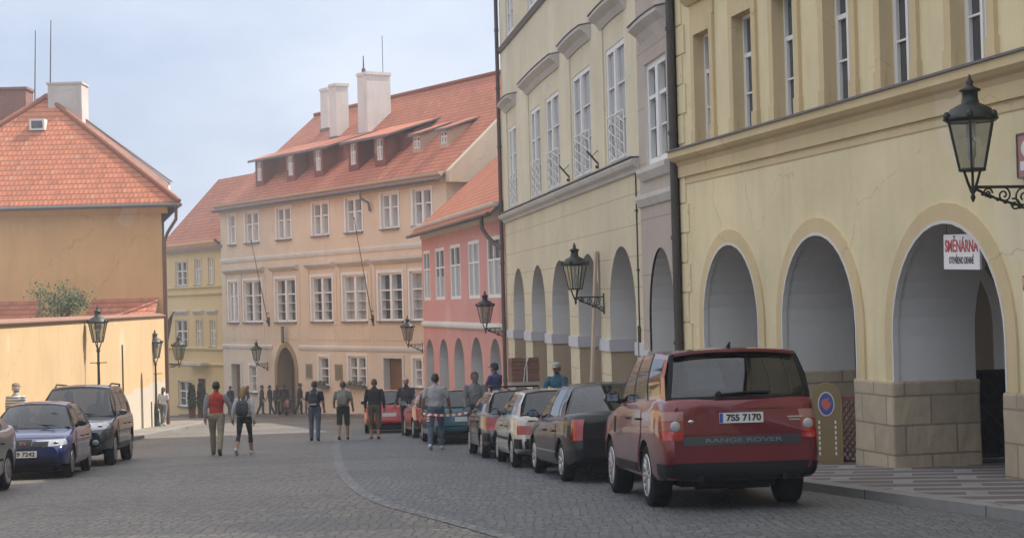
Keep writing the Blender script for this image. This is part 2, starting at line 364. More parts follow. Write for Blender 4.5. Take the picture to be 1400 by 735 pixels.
def kerb(name, line, hs, w, side):          # line = road edge; side +1 pavement lies to +x
    mb = MB()
    for i in range(len(line) - 1):
        (x0, y0), (x1, y1) = line[i], line[i + 1]
        b0, b1 = gz(y0), gz(y1)
        lo, hi = (0, w) if side > 0 else (-w, 0)
        mb.hexa([(x0 + lo, y0, b0 - 0.2), (x0 + hi, y0, b0 - 0.2), (x1 + hi, y1, b1 - 0.2), (x1 + lo, y1, b1 - 0.2),
                 (x0 + lo, y0, b0 + hs[i]), (x0 + hi, y0, b0 + hs[i]), (x1 + hi, y1, b1 + hs[i + 1]), (x1 + lo, y1, b1 + hs[i + 1])])
    return tag(mb.build(name, M_GRAN), kind='structure')
yl = [2, 12, 17, 20, 23, 27, 30, 34, 38, 45, 55, 62, 70, 80, 84]
hs = [walk_h(y) for y in yl]
kl = [(kerbx(y), y) for y in yl]
kerb('kerb', kl, hs, 0.32, 1)
pv = [(x + 0.32, y) for x, y in kl]
far = [(p[0] + 9.5, p[1] + 1.4) for p in pv]
pm = pavement('pavement', far, pv, M_MOS, [h - 0.002 for h in hs])
pm.data.transform(Matrix.Rotation(0.2245, 4, 'Z')); pm.rotation_euler.z = -0.2245     # mosaic runs along the houses
# left-hand pavement
ll = [(-9.9, 28), (-10.9, 40), (-12.5, 54), (-14.2, 75.7), (-15.8, 88), (-17.0, 96)]
hl = [0.12] * len(ll)
kerb('kerb', ll, hl, 0.28, -1)
M_PAVL = setts('pavement_setts', (0.2, 0.19, 0.175), (0.25, 0.225, 0.19), 14, 0.6)
pavement('pavement', [(x - 7.5, y) for x, y in ll], [(x - 0.28, y) for x, y in ll], M_PAVL, [0.118] * len(ll))
# pavement along the house that closes the street
pf = [(-4.6, 84.4), (-8.0, 88.6), (-12, 95.0), (-17.0, 102.6), (-22, 110)]
mb = MB()
for i in range(len(pf) - 1):
    (x0, y0), (x1, y1) = pf[i], pf[i + 1]
    a, b = gz(y0), gz(y1)
    mb.hexa([(x0, y0, a - 0.2), (x0 + 3, y0 + 2, a - 0.25), (x1 + 3, y1 + 2, b - 0.25), (x1, y1, b - 0.2), (x0, y0, a + 0.14), (x0 + 3, y0 + 2, a + 0.04), (x1 + 3, y1 + 2, b + 0.04), (x1, y1, b + 0.14)])
tag(mb.build('pavement', M_PAVL), kind='structure')

# ------------------------------------------------------------------ building kit
M_TILE = tiles('roof_tiles_orange', (0.52, 0.17, 0.085))
M_TILE2 = tiles('roof_tiles_old', (0.45, 0.15, 0.085))
M_WHITE = plain('white_paint', (0.74, 0.73, 0.70), 0.55, var=0.06)
M_LIME = plaster('limewash', (0.62, 0.60, 0.56), 0.14)
M_GREYSTUC = plaster('grey_stucco', (0.56, 0.53, 0.485), 0.2)
M_ZINC = plain('zinc', (0.13, 0.12, 0.12), 0.55, var=0.2)
M_PIPE = plain('painted_pipe', (0.10, 0.07, 0.055), 0.55, var=0.25)
M_DPIPE = plain('dark_pipe', (0.055, 0.048, 0.04), 0.55, var=0.25)
M_PANE = pane_mat('window_pane', (0.055, 0.06, 0.065))
M_CURT = plain('net_curtain', (0.34, 0.35, 0.36), 0.35, var=0.25, scale=0.8)
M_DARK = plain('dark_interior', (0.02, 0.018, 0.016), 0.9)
M_CHIM = plaster('chimney_render', (0.66, 0.64, 0.60), 0.22)
M_BRICK = bricks('chimney_brick', (0.26, 0.09, 0.06), (0.2, 0.075, 0.055), (0.25, 0.22, 0.2), 0.3, 0.085, 0.012)
M_STONE = bricks('sandstone_blocks', (0.52, 0.43, 0.30), (0.37, 0.305, 0.22), (0.25, 0.21, 0.16), 0.86, 0.45, 0.016, bstr=0.8)
M_STONE2 = plaster('sandstone_trim', (0.33, 0.25, 0.15), 0.25)
M_WOOD = plain('old_wood', (0.16, 0.085, 0.04), 0.6, var=0.3, scale=2)
M_IRON = plain('cast_iron_green', (0.022, 0.028, 0.022), 0.5, 0.2, var=0.3, scale=6)
M_BLACK = plain('black_metal', (0.015, 0.015, 0.016), 0.45)
M_LAMPG = car_glass('lamp_glass', 0.62)

def facade(mb, x0, x1, z0, z1, ops, mi=0, y=0.0):
    br = {x0, x1}
    for o in ops:
        br |= {o['x0'], o['x1']}
        if o.get('zs') is not None:
            c, r = (o['x0'] + o['x1']) / 2, (o['x1'] - o['x0']) / 2
            br |= {c - r * math.cos(PI * k / 18) for k in range(1, 18)}
    br = sorted(b for b in br if x0 - 1e-6 <= b <= x1 + 1e-6)
    def top(o, x):
        if o.get('zs') is None: return o['z1']
        c, r = (o['x0'] + o['x1']) / 2, (o['x1'] - o['x0']) / 2
        q = max(-1, min(1, (x - c) / r)); k = o.get('pt', 1.0)
        return o['zs'] + (o['z1'] - o['zs']) * (max(0, 1 - abs(q) ** (2 * k)) ** (0.5))
    for a, b in zip(br[:-1], br[1:]):
        if b - a < 1e-6: continue
        m = (a + b) / 2
        cov = sorted([o for o in ops if o['x0'] < m < o['x1']], key=lambda o: o['z0'])
        la = lb = z0
        for o in cov:
            if o['z0'] > la: mb.quad((a, y, la), (a, y, o['z0']), (b, y, o['z0']), (b, y, lb), mi)
            la, lb = max(la, top(o, a)), max(lb, top(o, b))
        mb.quad((a, y, la), (a, y, z1), (b, y, z1), (b, y, lb), mi)
def reveal(mb, o, d, mi=0, zsplit=None, mi2=0, y=0.0, sill=True):
    x0, x1, zb = o['x0'], o['x1'], o['z0']
    if o.get('zs') is None:
        mb.quad((x0, y, zb), (x0, y - d, zb), (x0, y - d, o['z1']), (x0, y, o['z1']), mi); mb.quad((x1, y, zb), (x1, y, o['z1']), (x1, y - d, o['z1']), (x1, y - d, zb), mi)
        mb.quad((x0, y, o['z1']), (x0, y - d, o['z1']), (x1, y - d, o['z1']), (x1, y, o['z1']), mi)
        if sill: mb.quad((x0, y, zb), (x1, y, zb), (x1, y - d, zb), (x0, y - d, zb), mi)
        return
    zs = o['zs']; k0 = o.get('pt', 1.0)
    for x in (x0, x1):
        if zsplit is not None:
            mb.quad((x, y, zb), (x, y - d, zb), (x, y - d, zsplit), (x, y, zsplit), mi2); mb.quad((x, y, zsplit), (x, y - d, zsplit), (x, y - d, zs), (x, y, zs), mi)
        else: mb.quad((x, y, zb), (x, y - d, zb), (x, y - d, zs), (x, y, zs), mi)
    c, r = (x0 + x1) / 2, (x1 - x0) / 2
    pts = [(c - r * math.cos(PI * k / 18), zs + (o['z1'] - zs) * max(0, 1 - abs(math.cos(PI * k / 18)) ** (2 * k0)) ** 0.5) for k in range(19)]
    for (xa, za), (xb, zb2) in zip(pts[:-1], pts[1:]):
        mb.add([(xa, y, za), (xa, y - d, za), (xb, y - d, zb2), (xb, y, zb2)], [[0, 1, 2, 3]], mi, None, True)
def arch_band(mb, o, w, y0, y1, mi=0, zb=None):   # raised band following an arched opening
    zs = o['zs']; zb = zs if zb is None else zb
    c, r = (o['x0'] + o['x1']) / 2, (o['x1'] - o['x0']) / 2; k0 = o.get('pt', 1.0)
    inn = [(o['x0'], zb)] + [(c - r * math.cos(PI * k / 18), zs + (o['z1'] - zs) * max(0, 1 - abs(math.cos(PI * k / 18)) ** (2 * k0)) ** 0.5) for k in range(19)] + [(o['x1'], zb)]
    ro = (r + w) / r
    ou = [(o['x0'] - w, zb)] + [(c + (x - c) * ro, zs + (z - zs) * (o['z1'] - zs + w) / (o['z1'] - zs)) for x, z in inn[1:-1]] + [(o['x1'] + w, zb)]
    for i in range(len(inn) - 1):
        a, b, p, q = inn[i], inn[i + 1], ou[i], ou[i + 1]
        mb.quad((a[0], y1, a[1]), (p[0], y1, p[1]), (q[0], y1, q[1]), (b[0], y1, b[1]), mi)
        mb.quad((p[0], y1, p[1]), (p[0], y0, p[1]), (q[0], y0, q[1]), (q[0], y1, q[1]), mi)
        mb.quad((a[0], y0, a[1]), (a[0], y1, a[1]), (b[0], y1, b[1]), (b[0], y0, b[1]), mi)
class Bld:
    def __init__(s, name, label, a, m, s0, zb, cat='house', group=None):
        n = math.hypot(1, m); Y = s0 / n
        s.root = empty(name, (a + m * Y, Y, zb), math.atan2(1, m), label, cat, group); s.off = (-s0, 0, -zb)
        s.a, s.m, s.n = a, m, n
        s.t = Vector((m / n, 1 / n, 0)); s.o = Vector((-1 / n, m / n, 0))
    def part(s, mb, name, mats, parent=None): return mb.build(name, mats, parent or s.root, s.off)
    def world(s, x, y, z): return Vector((s.a, 0, z)) + s.t * x + s.o * y
    def gnd(s, x): return gz(x / s.n)
def gable(mb, x0, x1, yf, yb, ze, zr, ov=0.5, th=0.16, yr=None):
    """roof over y in [yb, yf]; ridge runs along x"""
    yr = (yf + yb) / 2 if yr is None else yr
    for ye, sg in ((yf, 1), (yb, -1)):
        L = math.hypot(ye - yr, zr - ze); k = (L + ov) / L
        y1, z1 = yr + (ye - yr) * k, zr + (ze - zr) * k
        a, b, c, d = (x0, y1, z1), (x1, y1, z1), (x1, yr, zr), (x0, yr, zr)
        mb.quad(a, b, c, d, 0, [(x0, 0.001), (x1, 0.001), (x1, L + ov), (x0, L + ov)])
        e, f, g, h = [(p[0], p[1], p[2] - th) for p in (a, b, c, d)]
        mb.quad(e, h, g, f, 1); mb.quad(a, e, f, b, 1); mb.quad(a, d, h, e, 1); mb.quad(b, f, g, c, 1)
def ridge_caps(mb, p, q, r=0.13, step=0.42):
    p, q = Vector(p), Vector(q); n = max(1, int((q - p).length / step))
    for i in range(n):
        a, b = p.lerp(q, i / n), p.lerp(q, (i + 1.08) / n); mb.tube([a, b], [r * 0.92, r * 1.12], 8)
def shell(mb, x0, x1, yb, z0, z1, zr=None, yr=None, mi=0):   # side and back walls, with gables
    yr = yb / 2 if yr is None else yr
    for x in (x0, x1):
        mb.quad((x, 0, z0), (x, yb, z0), (x, yb, z1), (x, 0, z1), mi)
        if zr: mb.add([(x, 0, z1), (x, yb, z1), (x, yr, zr - 0.05)], [[0, 1, 2]], mi)
    mb.quad((x0, yb, z0), (x1, yb, z0), (x1, yb, z1), (x0, yb, z1), mi)
def window(B, x0, x1, z0, z1, y, leaves=2, transom=0.62, bars=1, fw=0.07, depth=0.08, frame=None, pane=None, curtain=None, grille=None, sill=None, parent=None, mull=None, muld=None):
    """casement window: frame mesh, panes, optional net curtain, lattice guard and sill as its sub-parts; y = outer face of the frame"""
    frame = frame or M_WHITE; pane = pane or M_PANE
    f = MB(); yb = y - depth
    f.box(x0, x0 + fw, yb, y, z0, z1); f.box(x1 - fw, x1, yb, y, z0, z1); f.box(x0 + fw, x1 - fw, yb, y, z1 - fw, z1); f.box(x0 + fw, x1 - fw, yb, y, z0, z0 + fw)
    mw = mull or fw * 1.25; md = muld or 0.02
    edges = [x0 + fw] + [x0 + (x1 - x0) * k / leaves for k in range(1, leaves)] + [x1 - fw]
    for e in edges[1:-1]: f.box(e - mw / 2, e + mw / 2, yb, y + md, z0 + fw, z1 - fw)
    zt = z0 + (z1 - z0) * transom if transom else None
    for a, b in zip(edges[:-1], edges[1:]):
        a2, b2 = a + (mw / 2 if a != edges[0] else 0), b - (mw / 2 if b != edges[-1] else 0)
        if zt: f.box(a2, b2, yb + 0.01, y - 0.004, zt - 0.04, zt + 0.04)
        lo, hi = z0 + fw, (zt - 0.04 if zt else z1 - fw)
        for k in range(1, bars + 1):
            zz = lo + (hi - lo) * k / (bars + 1); f.box(a2, b2, yb + 0.02, y - 0.012, zz - 0.016, zz + 0.016)
        for xx, w_ in ((a2, 0.035), (b2 - 0.035, 0.035)): f.box(xx, xx + w_, yb + 0.015, y - 0.008, lo, hi)
    w = B.part(f, 'window', frame, parent)
    p = MB(); p.quad((x0 + fw * .5, yb + 0.012, z0 + fw * .5), (x0 + fw * .5, yb + 0.012, z1 - fw * .5), (x1 - fw * .5, yb + 0.012, z1 - fw * .5), (x1 - fw * .5, yb + 0.012, z0 + fw * .5))
    B.part(p, 'pane', pane, w)
    if curtain:
        c = MB(); zc = z0 + (z1 - z0) * curtain
        n = 14
        for k in range(n):
            a, b = x0 + fw + (x1 - x0 - 2 * fw) * k / n, x0 + fw + (x1 - x0 - 2 * fw) * (k + 1) / n
            ya, ybk = yb + 0.016 + 0.012 * (k % 2), yb + 0.016 + 0.012 * ((k + 1) % 2)
            c.quad((a, ya, z0 + fw), (a, ya, zc), (b, ybk, zc), (b, ybk, z0 + fw))
        B.part(c, 'curtain', M_CURT, w)
    if grille:
        g = MB(); zg = z0 + grille; yg = y + 0.05
        for a, b in zip(edges[:-1], edges[1:]):
            a, b = a + 0.03, b - 0.03
            g.box(a, b, yg - 0.015, yg + 0.015, zg - 0.03, zg); g.box(a, b, yg - 0.015, yg + 0.015, z0 + 0.03, z0 + 0.06)
            g.box(a, a + 0.03, yg - 0.014, yg + 0.014, z0 + 0.06, zg - 0.03); g.box(b - 0.03, b, yg - 0.014, yg + 0.014, z0 + 0.06, zg - 0.03)
            nn = 4
            for k in range(nn):
                za, zb = z0 + 0.06 + (zg - z0 - 0.1) * k / nn, z0 + 0.06 + (zg - z0 - 0.1) * (k + 1) / nn
                g.tube([(a + .03, yg, za), (b - .03, yg, zb)], 0.014, 4); g.tube([(b - .03, yg + .004, za), (a + .03, yg + .004, zb)], 0.014, 4)
            g.tube([((a + b) / 2, yg, z0 + .06), ((a + b) / 2, yg, zg)], 0.014, 4)
        B.part(g, 'grille', M_WHITE, w)
    if sill:
        s_ = MB(); s_.box(x0 - 0.08, x1 + 0.08, y - 0.02, sill, z0 - 0.09, z0 - 0.003); B.part(s_, 'sill', M_ZINC, w)
    return w
def profile_band(mb, x0, x1, z, prof, mi=0):   # prof = list of (y,dz): moulded course swept along the facade
    mb.prism_x([(y, z + dz) for y, dz in prof], x0, x1, mi)
def pipe(B, x, y, ztop, zbot, r, mat, name='drainpipe', hopper=None, neck=None):
    mb = MB()
    pts = ([neck] if neck else []) + [(x, y, ztop), (x, y, zbot)]
    mb.tube(pts, r, 10)
    z = ztop - 1.0
    while z > zbot: mb.tube([(x, y, z - .04), (x, y, z + .04)], r * 1.25, 10); z -= 2.2
    if hopper: mb.lathe([(r * 1.1, -0.5), (r * 1.9, -0.15), (r * 2.1, 0.0), (r * 1.2, 0.06)], (x, y, hopper), 12)
    return B.part(mb, name, mat)

# ------------------------------------------------------------------ yellow arcaded house on the right
M_YEL = plaster('plaster_yellow', (0.72, 0.615, 0.385), 0.24)
M_TAN = plaster('plaster_tan', (0.61, 0.485, 0.285), 0.17)
M_INT = plaster('arcade_white', (0.66, 0.65, 0.62), 0.12)
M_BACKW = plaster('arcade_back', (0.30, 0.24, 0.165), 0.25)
Yh = Bld('arcaded_house', 'yellow arcaded house with stone pillars on the right behind the red off-roader', 11.9, -0.235, 10.0, -1.4)
YE = -24.0      # the house runs on past the camera
arcs = [dict(x0=13.6, x1=17.0, z0=-4, zs=0.86, z1=2.55), dict(x0=18.4, x1=21.78, z0=-4, zs=0.86, z1=2.54), dict(x0=23.13, x1=26.51, z0=-4, zs=0.85, z1=2.54),
        dict(x0=27.80, x1=30.91, z0=-4, zs=1.0, z1=2.57), dict(x0=32.04, x1=35.03, z0=-4, zs=1.06, z1=2.57)]
wins = [(34.23, 35.13), (31.95, 32.94), (29.97, 30.92), (27.69, 28.71), (25.58, 26.59), (23.34, 24.34), (21.1, 22.12), (18.9, 19.9)]
wo = [dict(x0=a, x1=b, z0=4.62, z1=6.87) for a, b in wins]
mb = MB(); facade(mb, YE, 36.3, -4, 17.0, arcs + wo)
shell(mb, YE, 36.3, -12, -4, 17.0, 21.0, -6)
Yh.part(mb, 'wall', M_YEL)
mb = MB()
for o in arcs: reveal(mb, o, 1.35)
Yh.part(mb, 'arch_lining', M_INT)
for o in arcs:
    b = MB(); arch_band(b, o, 0.27, 0.0, 0.035, 0, 0.17); Yh.part(b, 'arch_surround', M_TAN)
    b = MB(); o2 = dict(o); arch_band(b, dict(x0=o['x0'] + .03, x1=o['x1'] - .03, z0=o['z0'], zs=o['zs'], z1=o['z1'] - .03), 0.045, -0.05, 0.043, 0, 0.17); Yh.part(b, 'arch_moulding', M_LIME)
pil = [10] + [v for o in arcs for v in (o['x0'], o['x1'])] + [36.3]
for a, b in zip(pil[0::2], pil[1::2]):
    st = MB(); e = 0.05 if a > 10 else 0; e2 = 0.05 if b < 36 else -0.02
    st.box(a - e, b + e2, -1.40, 0.09, -4, 0.17)
    o = Yh.part(st, 'stone_pier', M_STONE)
    bv = o.modifiers.new('b', 'BEVEL'); bv.width = 0.035; bv.segments = 2; sb = o.modifiers.new('s', 'SUBSURF'); sb.subdivision_type = 'SIMPLE'; sb.levels = sb.render_levels = 4
    tx = bpy.data.textures.new('rough_stone', 'CLOUDS'); tx.noise_scale = 0.22
    dm = o.modifiers.new('d', 'DISPLACE'); dm.texture = tx; dm.strength = 0.035; dm.mid_level = 0.5; dm.texture_coords = 'LOCAL'
# inside of the arcade
mb = MB(); doors = [dict(x0=28.55, x1=29.75, z0=-4, zs=0.35, z1=0.95), dict(x0=33.2, x1=34.4, z0=-4, zs=0.3, z1=0.9), dict(x0=20.5, x1=22, z0=-4, zs=0.6, z1=1.3)]
facade(mb, 10, 36.3, -4, 3.0, doors, 0, -4.6)
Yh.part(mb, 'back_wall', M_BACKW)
mb = MB()
for o in doors: mb.box(o['x0'] - .05, o['x1'] + .05, -4.95, -4.80, -4, o['z1'] + .05)
Yh.part(mb, 'shop_door', M_DARK)
mb = MB(); mb.quad((10, -1.35, 2.72), (36.3, -1.35, 2.72), (36.3, -4.6, 2.95), (10, -4.6, 2.95))
for a, b in zip(pil[2:-1:2], pil[3::2]):   # cross ribs between the bays
    rib = dict(x0=-4.55, x1=-1.35, z0=-4, zs=0.9, z1=2.5)
    tmp = MB(); facade(tmp, -4.6, -1.3, 0.6, 2.9, [rib]); m_ = (a + b) / 2
    for sx in (-0.22, 0.22): mb.add([(m_ + sx, v[0], v[2]) for v in tmp.v], tmp.f)
    tmp = MB(); reveal(tmp, rib, 0.44); mb.add([(m_ + 0.22 + v[1], v[0], v[2]) for v in tmp.v], tmp.f)
Yh.part(mb, 'vault', M_INT)
mb = MB(); profile_band(mb, YE, 36.32, 4.05, [(0, 0), (0.07, 0), (0.07, 0.22), (0.12, 0.30), (0.20, 0.34), (0.27, 0.40), (0.27, 0.53), (0, 0.53)])
Yh.part(mb, 'cornice', M_TAN)
mb = MB(); mb.box(YE, 36.34, 0, 0.31, 4.583, 4.617); Yh.part(mb, 'flashing', M_ZINC)
mb = MB(); mb.box(10, 36.0, 0.0, 0.02, 3.90, 3.985); Yh.part(mb, 'string_course', M_TAN)
for a, b in wins:
    w = window(Yh, a, b, 4.64, 6.87, -0.17, 2, 0.66, 1, 0.06, 0.08, curtain=None)
    s_ = MB(); t_ = 0.2
    for lo, hi in ((a - t_, a), (b, b + t_)):
        s_.box(lo, hi, -0.0, 0.06, 4.62, 6.87); s_.box(lo - 0.03, hi + 0.03, 0, 0.08, 4.62, 4.95)
    s_.box(a - t_, b + t_, 0.0, 0.06, 6.87, 7.15); s_.box(a - t_ - .02, b + t_ + .02, 0.0, 0.045, 7.15, 7.5)
    s_.prism_x([(0, 7.5), (0.1, 7.5), (0.22, 7.62), (0.22, 7.70), (0, 7.74)], a - t_ - .12, b + t_ + .12)
    reveal(s_, dict(x0=a, x1=b, z0=4.62, z1=6.87), 0.45)
    Yh.part(s_, 'surround', M_TAN, w)
for k in range(16):
    z = -0.2 + k * 0.62
    if 3.6 < z < 4.7: continue
    mb = MB(); mb.box(35.95 - 0.16 * (k % 2), 36.30, -0.01, 0.03, z, z + 0.585); Yh.part(mb, 'quoin', M_YEL)
mb = MB(); gable(mb, YE - .2, 36.4, 0, -12, 17.0, 21.6, 0.6); Yh.part(mb, 'roof', [M_TILE2, M_ZINC])
pipe(Yh, 36.33, 0.14, 17.0, -1.6, 0.085, M_DPIPE, hopper=0.15)

# ------------------------------------------------------------------ mauve slice and cream arcaded house
M_CREAM = plaster('plaster_cream', (0.66, 0.595, 0.44), 0.2)
M_CREAMJ = plaster('plaster_cream_ruled', (0.62, 0.545, 0.385), 0.18, joints=0.74)
M_MAUVE = plaster('plaster_mauve', (0.45, 0.385, 0.33), 0.17, joints=1.27)
M_IMP = plaster('impost_white', (0.56, 0.55, 0.57), 0.1)
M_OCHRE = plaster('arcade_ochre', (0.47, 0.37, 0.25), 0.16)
def arcade(B, arcs, x0, x1, dep, backz, imp=None):
    mb = MB()
    for o in arcs: reveal(mb, o, dep, 0, imp, 1)
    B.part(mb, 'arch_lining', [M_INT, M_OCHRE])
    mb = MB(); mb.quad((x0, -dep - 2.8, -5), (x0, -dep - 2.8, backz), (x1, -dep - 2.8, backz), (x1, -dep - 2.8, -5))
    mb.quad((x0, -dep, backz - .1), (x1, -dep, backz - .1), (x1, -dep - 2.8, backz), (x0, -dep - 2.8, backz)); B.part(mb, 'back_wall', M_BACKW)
    if imp is not None:
        ed = [x0] + [v for o in arcs for v in (o['x0'], o['x1'])] + [x1]
        for a, b in zip(ed[0::2], ed[1::2]):
            i_ = MB(); i_.box(a - (0.05 if a > x0 else 0), b + (0.05 if b < x1 else 0), -dep - 0.02, 0.05, imp, imp + 0.31); B.part(i_, 'impost', M_IMP)
def hood(B, x0, x1, z, parent=None, proj=0.34, rise=0.05, h=0.36):
    mb = MB(); c = (x0 + x1) / 2
    prof = [(0.0, -h), (0.05, -h), (proj * .45, -h * .6), (proj * .9, -h * .30), (proj, -h * .22), (proj, 0), (0, 0.07)]
    n = 8
    for i in range(n):
        xa, xb = x0 + (x1 - x0) * i / n, x0 + (x1 - x0) * (i + 1) / n
        ra, rb = [rise * (1 - (2 * (x - c) / (x1 - x0)) ** 2) for x in (xa, xb)]
        k = len(prof); v = [(xa, y, z + dz + ra) for y, dz in prof] + [(xb, y, z + dz + rb) for y, dz in prof]
        fs = [[j, (j + 1) % k, k + (j + 1) % k, k + j] for j in range(k)]
        if i == 0: fs.append(list(range(k)))
        if i == n - 1: fs.append(list(range(k, 2 * k)))
        mb.add(v, fs)
    o = B.part(mb, 'hood', M_GREYSTUC, parent)
    f = MB()
    for i in range(n):
        xa, xb = x0 - .02 + (x1 - x0 + .04) * i / n, x0 - .02 + (x1 - x0 + .04) * (i + 1) / n
        ra, rb = [rise * max(0, 1 - (2 * (x - c) / (x1 - x0)) ** 2) for x in (xa, xb)]
        f.hexa([(xa, 0, z + .075 + ra), (xb, 0, z + .075 + rb), (xb, proj + .03, z + .005 + rb), (xa, proj + .03, z + .005 + ra),
                (xa, 0, z + .1 + ra), (xb, 0, z + .1 + rb), (xb, proj + .03, z + .03 + rb), (xa, proj + .03, z + .03 + ra)])
    B.part(f, 'flashing', M_ZINC, o); return o
Mv = Bld('arcaded_house', 'narrow mauve house with one arch squeezed between the yellow and cream houses', 8.34, -0.135, 35.62, -1.75)
marc = [dict(x0=36.15, x1=38.75, z0=-5, zs=0.95, z1=2.66)]
mw = dict(x0=36.45, x1=38.62, z0=4.55, z1=6.85)
mb = MB(); facade(mb, 35.62, 39.39, -5, 14.6, marc + [mw], 0, 0.05); shell(mb, 35.62, 39.39, -11, -5, 14.6, 18, -5.5); Mv.part(mb, 'wall', M_MAUVE)
arcade(Mv, marc, 35.62, 39.39, 1.3, 3.0)
i_ = MB(); i_.box(38.70, 39.36, -1.3, 0.11, 0.0, 0.34); Mv.part(i_, 'impost', M_IMP)
w = window(Mv, mw['x0'], mw['x1'], mw['z0'], mw['z1'], -0.02, 2, 0.66, 1, 0.14, 0.14, mull=0.26, muld=0.03)
s_ = MB(); reveal(s_, mw, 0.2, y=0.05); Mv.part(s_, 'surround', M_LIME, w)
hood(Mv, 36.1, 39.0, 7.75, w, 0.32, 0.04)
mb = MB(); profile_band(mb, 36.1, 39.0, 4.2, [(0.05, 0), (0.12, 0.02), (0.22, 0.18), (0.22, 0.28), (0.05, 0.3)]); Mv.part(mb, 'sill', M_GREYSTUC, w)
mb = MB(); profile_band(mb, 35.7, 39.39, 3.62, [(0.05, 0), (0.1, 0.02), (0.18, 0.18), (0.18, 0.28), (0.05, 0.3)]); Mv.part(mb, 'string_course', M_GREYSTUC)
mb = MB(); gable(mb, 35.62, 39.39, 0, -11, 14.6, 18.2, 0.5); Mv.part(mb, 'roof', [M_TILE2, M_ZINC])

Cr = Bld('arcaded_house', 'tall cream house with slender arches and white latticed windows in mid street', 8.34, -0.135, 39.4, -1.9)
carc = [dict(x0=a, x1=b, z0=-6, zs=z1 - (b - a) / 2, z1=z1) for a, b, z1 in ((40.45, 43.7, 2.85), (45.1, 48.4, 2.81), (49.9, 53.2, 2.77), (54.5, 57.6, 2.73), (59.25, 62.15, 2.73))]
cw = [(41.0, 43.38), (45.68, 48.43), (50.9, 53.43), (54.69, 56.78), (60.37, 62.32)]
o1 = [dict(x0=a, x1=b, z0=4.95, z1=7.88) for a, b in cw]; o2 = [dict(x0=a, x1=b, z0=11.25, z1=13.7) for a, b in cw]
mb = MB(); facade(mb, 39.4, 64.1, 4.5, 15.0, o1 + o2); shell(mb, 39.4, 64.1, -11, -6, 15.0, 18.6, -5.5)
Cr.part(mb, 'wall', M_CREAM)
mb = MB(); facade(mb, 39.4, 64.1, -6, 4.5, carc); Cr.part(mb, 'ground_floor_wall', M_CREAMJ)
arcade(Cr, carc, 39.4, 64.1, 1.3, 3.1, 0.20)
mb = MB(); profile_band(mb, 39.4, 64.12, 4.5, [(0, 0), (0.06, 0), (0.10, 0.08), (0.20, 0.16), (0.24, 0.24), (0.24, 0.30), (0, 0.32)]); Cr.part(mb, 'cornice', M_GREYSTUC)
mb = MB(); mb.box(39.4, 64.13, 0, 0.28, 4.822, 4.85); Cr.part(mb, 'flashing', M_ZINC)
mb = MB(); profile_band(mb, 39.4, 64.12, 10.92, [(0, 0), (0.06, 0), (0.14, 0.14), (0, 0.17)]); Cr.part(mb, 'string_course', M_ZINC)
cur = 39.4
for a, b in sorted([(40.75, 43.63), (45.43, 48.68), (50.65, 57.03), (60.12, 62.57)]) + [(64.1, 64.1)]:
    mb = MB(); mb.box(cur, a, 0, 0.035, 4.85, 8.86); Cr.part(mb, 'pilaster', M_CREAM); cur = b
for i, (a, b) in enumerate(cw):
    w = window(Cr, a, b, 4.96, 7.88, -0.02, 2, None, 2, 0.13, 0.1, mull=0.2, muld=0.03, curtain=0.97, grille=1.2)
    s_ = MB(); reveal(s_, o1[i], 0.15); Cr.part(s_, 'surround', M_LIME, w)
    if i != 3: hood(Cr, a - 0.5, (b if i != 2 else 56.78) + 0.5, 8.85, w, 0.34, 0.05, 0.36)
    w = window(Cr, a, b, 11.26, 13.7, -0.05, 2, 0.64, 1, 0.12, 0.1, curtain=0.6)
    s_ = MB(); reveal(s_, o2[i], 0.15); Cr.part(s_, 'surround', M_LIME, w)
for px_, s_ in ((44.55, 1), (49.1, 1)):
    mb = MB(); mb.tube([(px_, 0.0, 5.05), (px_ + .1, 0.32, 5.45)], 0.03, 6); mb.box(px_ - .04, px_ + .04, 0, 0.12, 4.98, 5.06); mb.tube([(px_ + .04, 0.0, 5.5), (px_ + .06, 0.2, 5.3)], 0.012, 6); Cr.part(mb, 'flag_holder', M_DPIPE)
mb = MB(); gable(mb, 39.4, 64.3, 0, -11, 15.0, 18.8, 0.5); Cr.part(mb, 'roof', [M_TILE2, M_ZINC])
pipe(Cr, 64.05, 0.13, 15, -3.1, 0.075, M_PIPE)
mb = MB(); mb.tube([(40.0, 0.02, 4.5), (40.02, 0.02, 1.4), (40.0, 0.02, -0.9)], 0.018, 5); mb.tube([(40.0, 0.02, 6.7), (40.0, 0.02, 4.85)], 0.014, 5)
for z in (3.6, 2.2, 0.8): mb.box(39.9, 40.1, 0.0, 0.05, z, z + .04)
mb.tube([(40.0, 0.03, 0.9), (40.0, 0.03, -1.0)], 0.04, 6)
Cr.part(mb, 'conduit', M_DPIPE)

# ------------------------------------------------------------------ pink arcaded house
M_PINK = plaster('plaster_pink', (0.63, 0.32, 0.285), 0.16)
Pk = Bld('arcaded_house', 'low pink house with five small arches and an orange tiled roof', 13.56, -0.217, 65.1, -3.15)
parc = [dict(x0=a, x1=b, z0=-7, zs=0.05 - (b - a) / 2, z1=z1) for a, b, z1 in ((66.35, 68.5, 0.12), (70.0, 72.55, 0.12), (74.05, 76.55, 0.03), (78.0, 80.4, -0.08), (82.0, 84.2, -0.16))]
pw = [(65.95, 68.55), (70.2, 72.62), (74.45, 76.95), (78.45, 80.95), (82.5, 84.4)]
po = [dict(x0=a, x1=b, z0=1.70, z1=4.12) for a, b in pw]
mb = MB(); facade(mb, 65.1, 84.8, -7, 5.3, parc + po); shell(mb, 65.1, 84.8, -10, -7, 5.3, 9.5, -5); Pk.part(mb, 'wall', M_PINK)
arcade(Pk, parc, 65.1, 84.8, 1.0, 0.6)
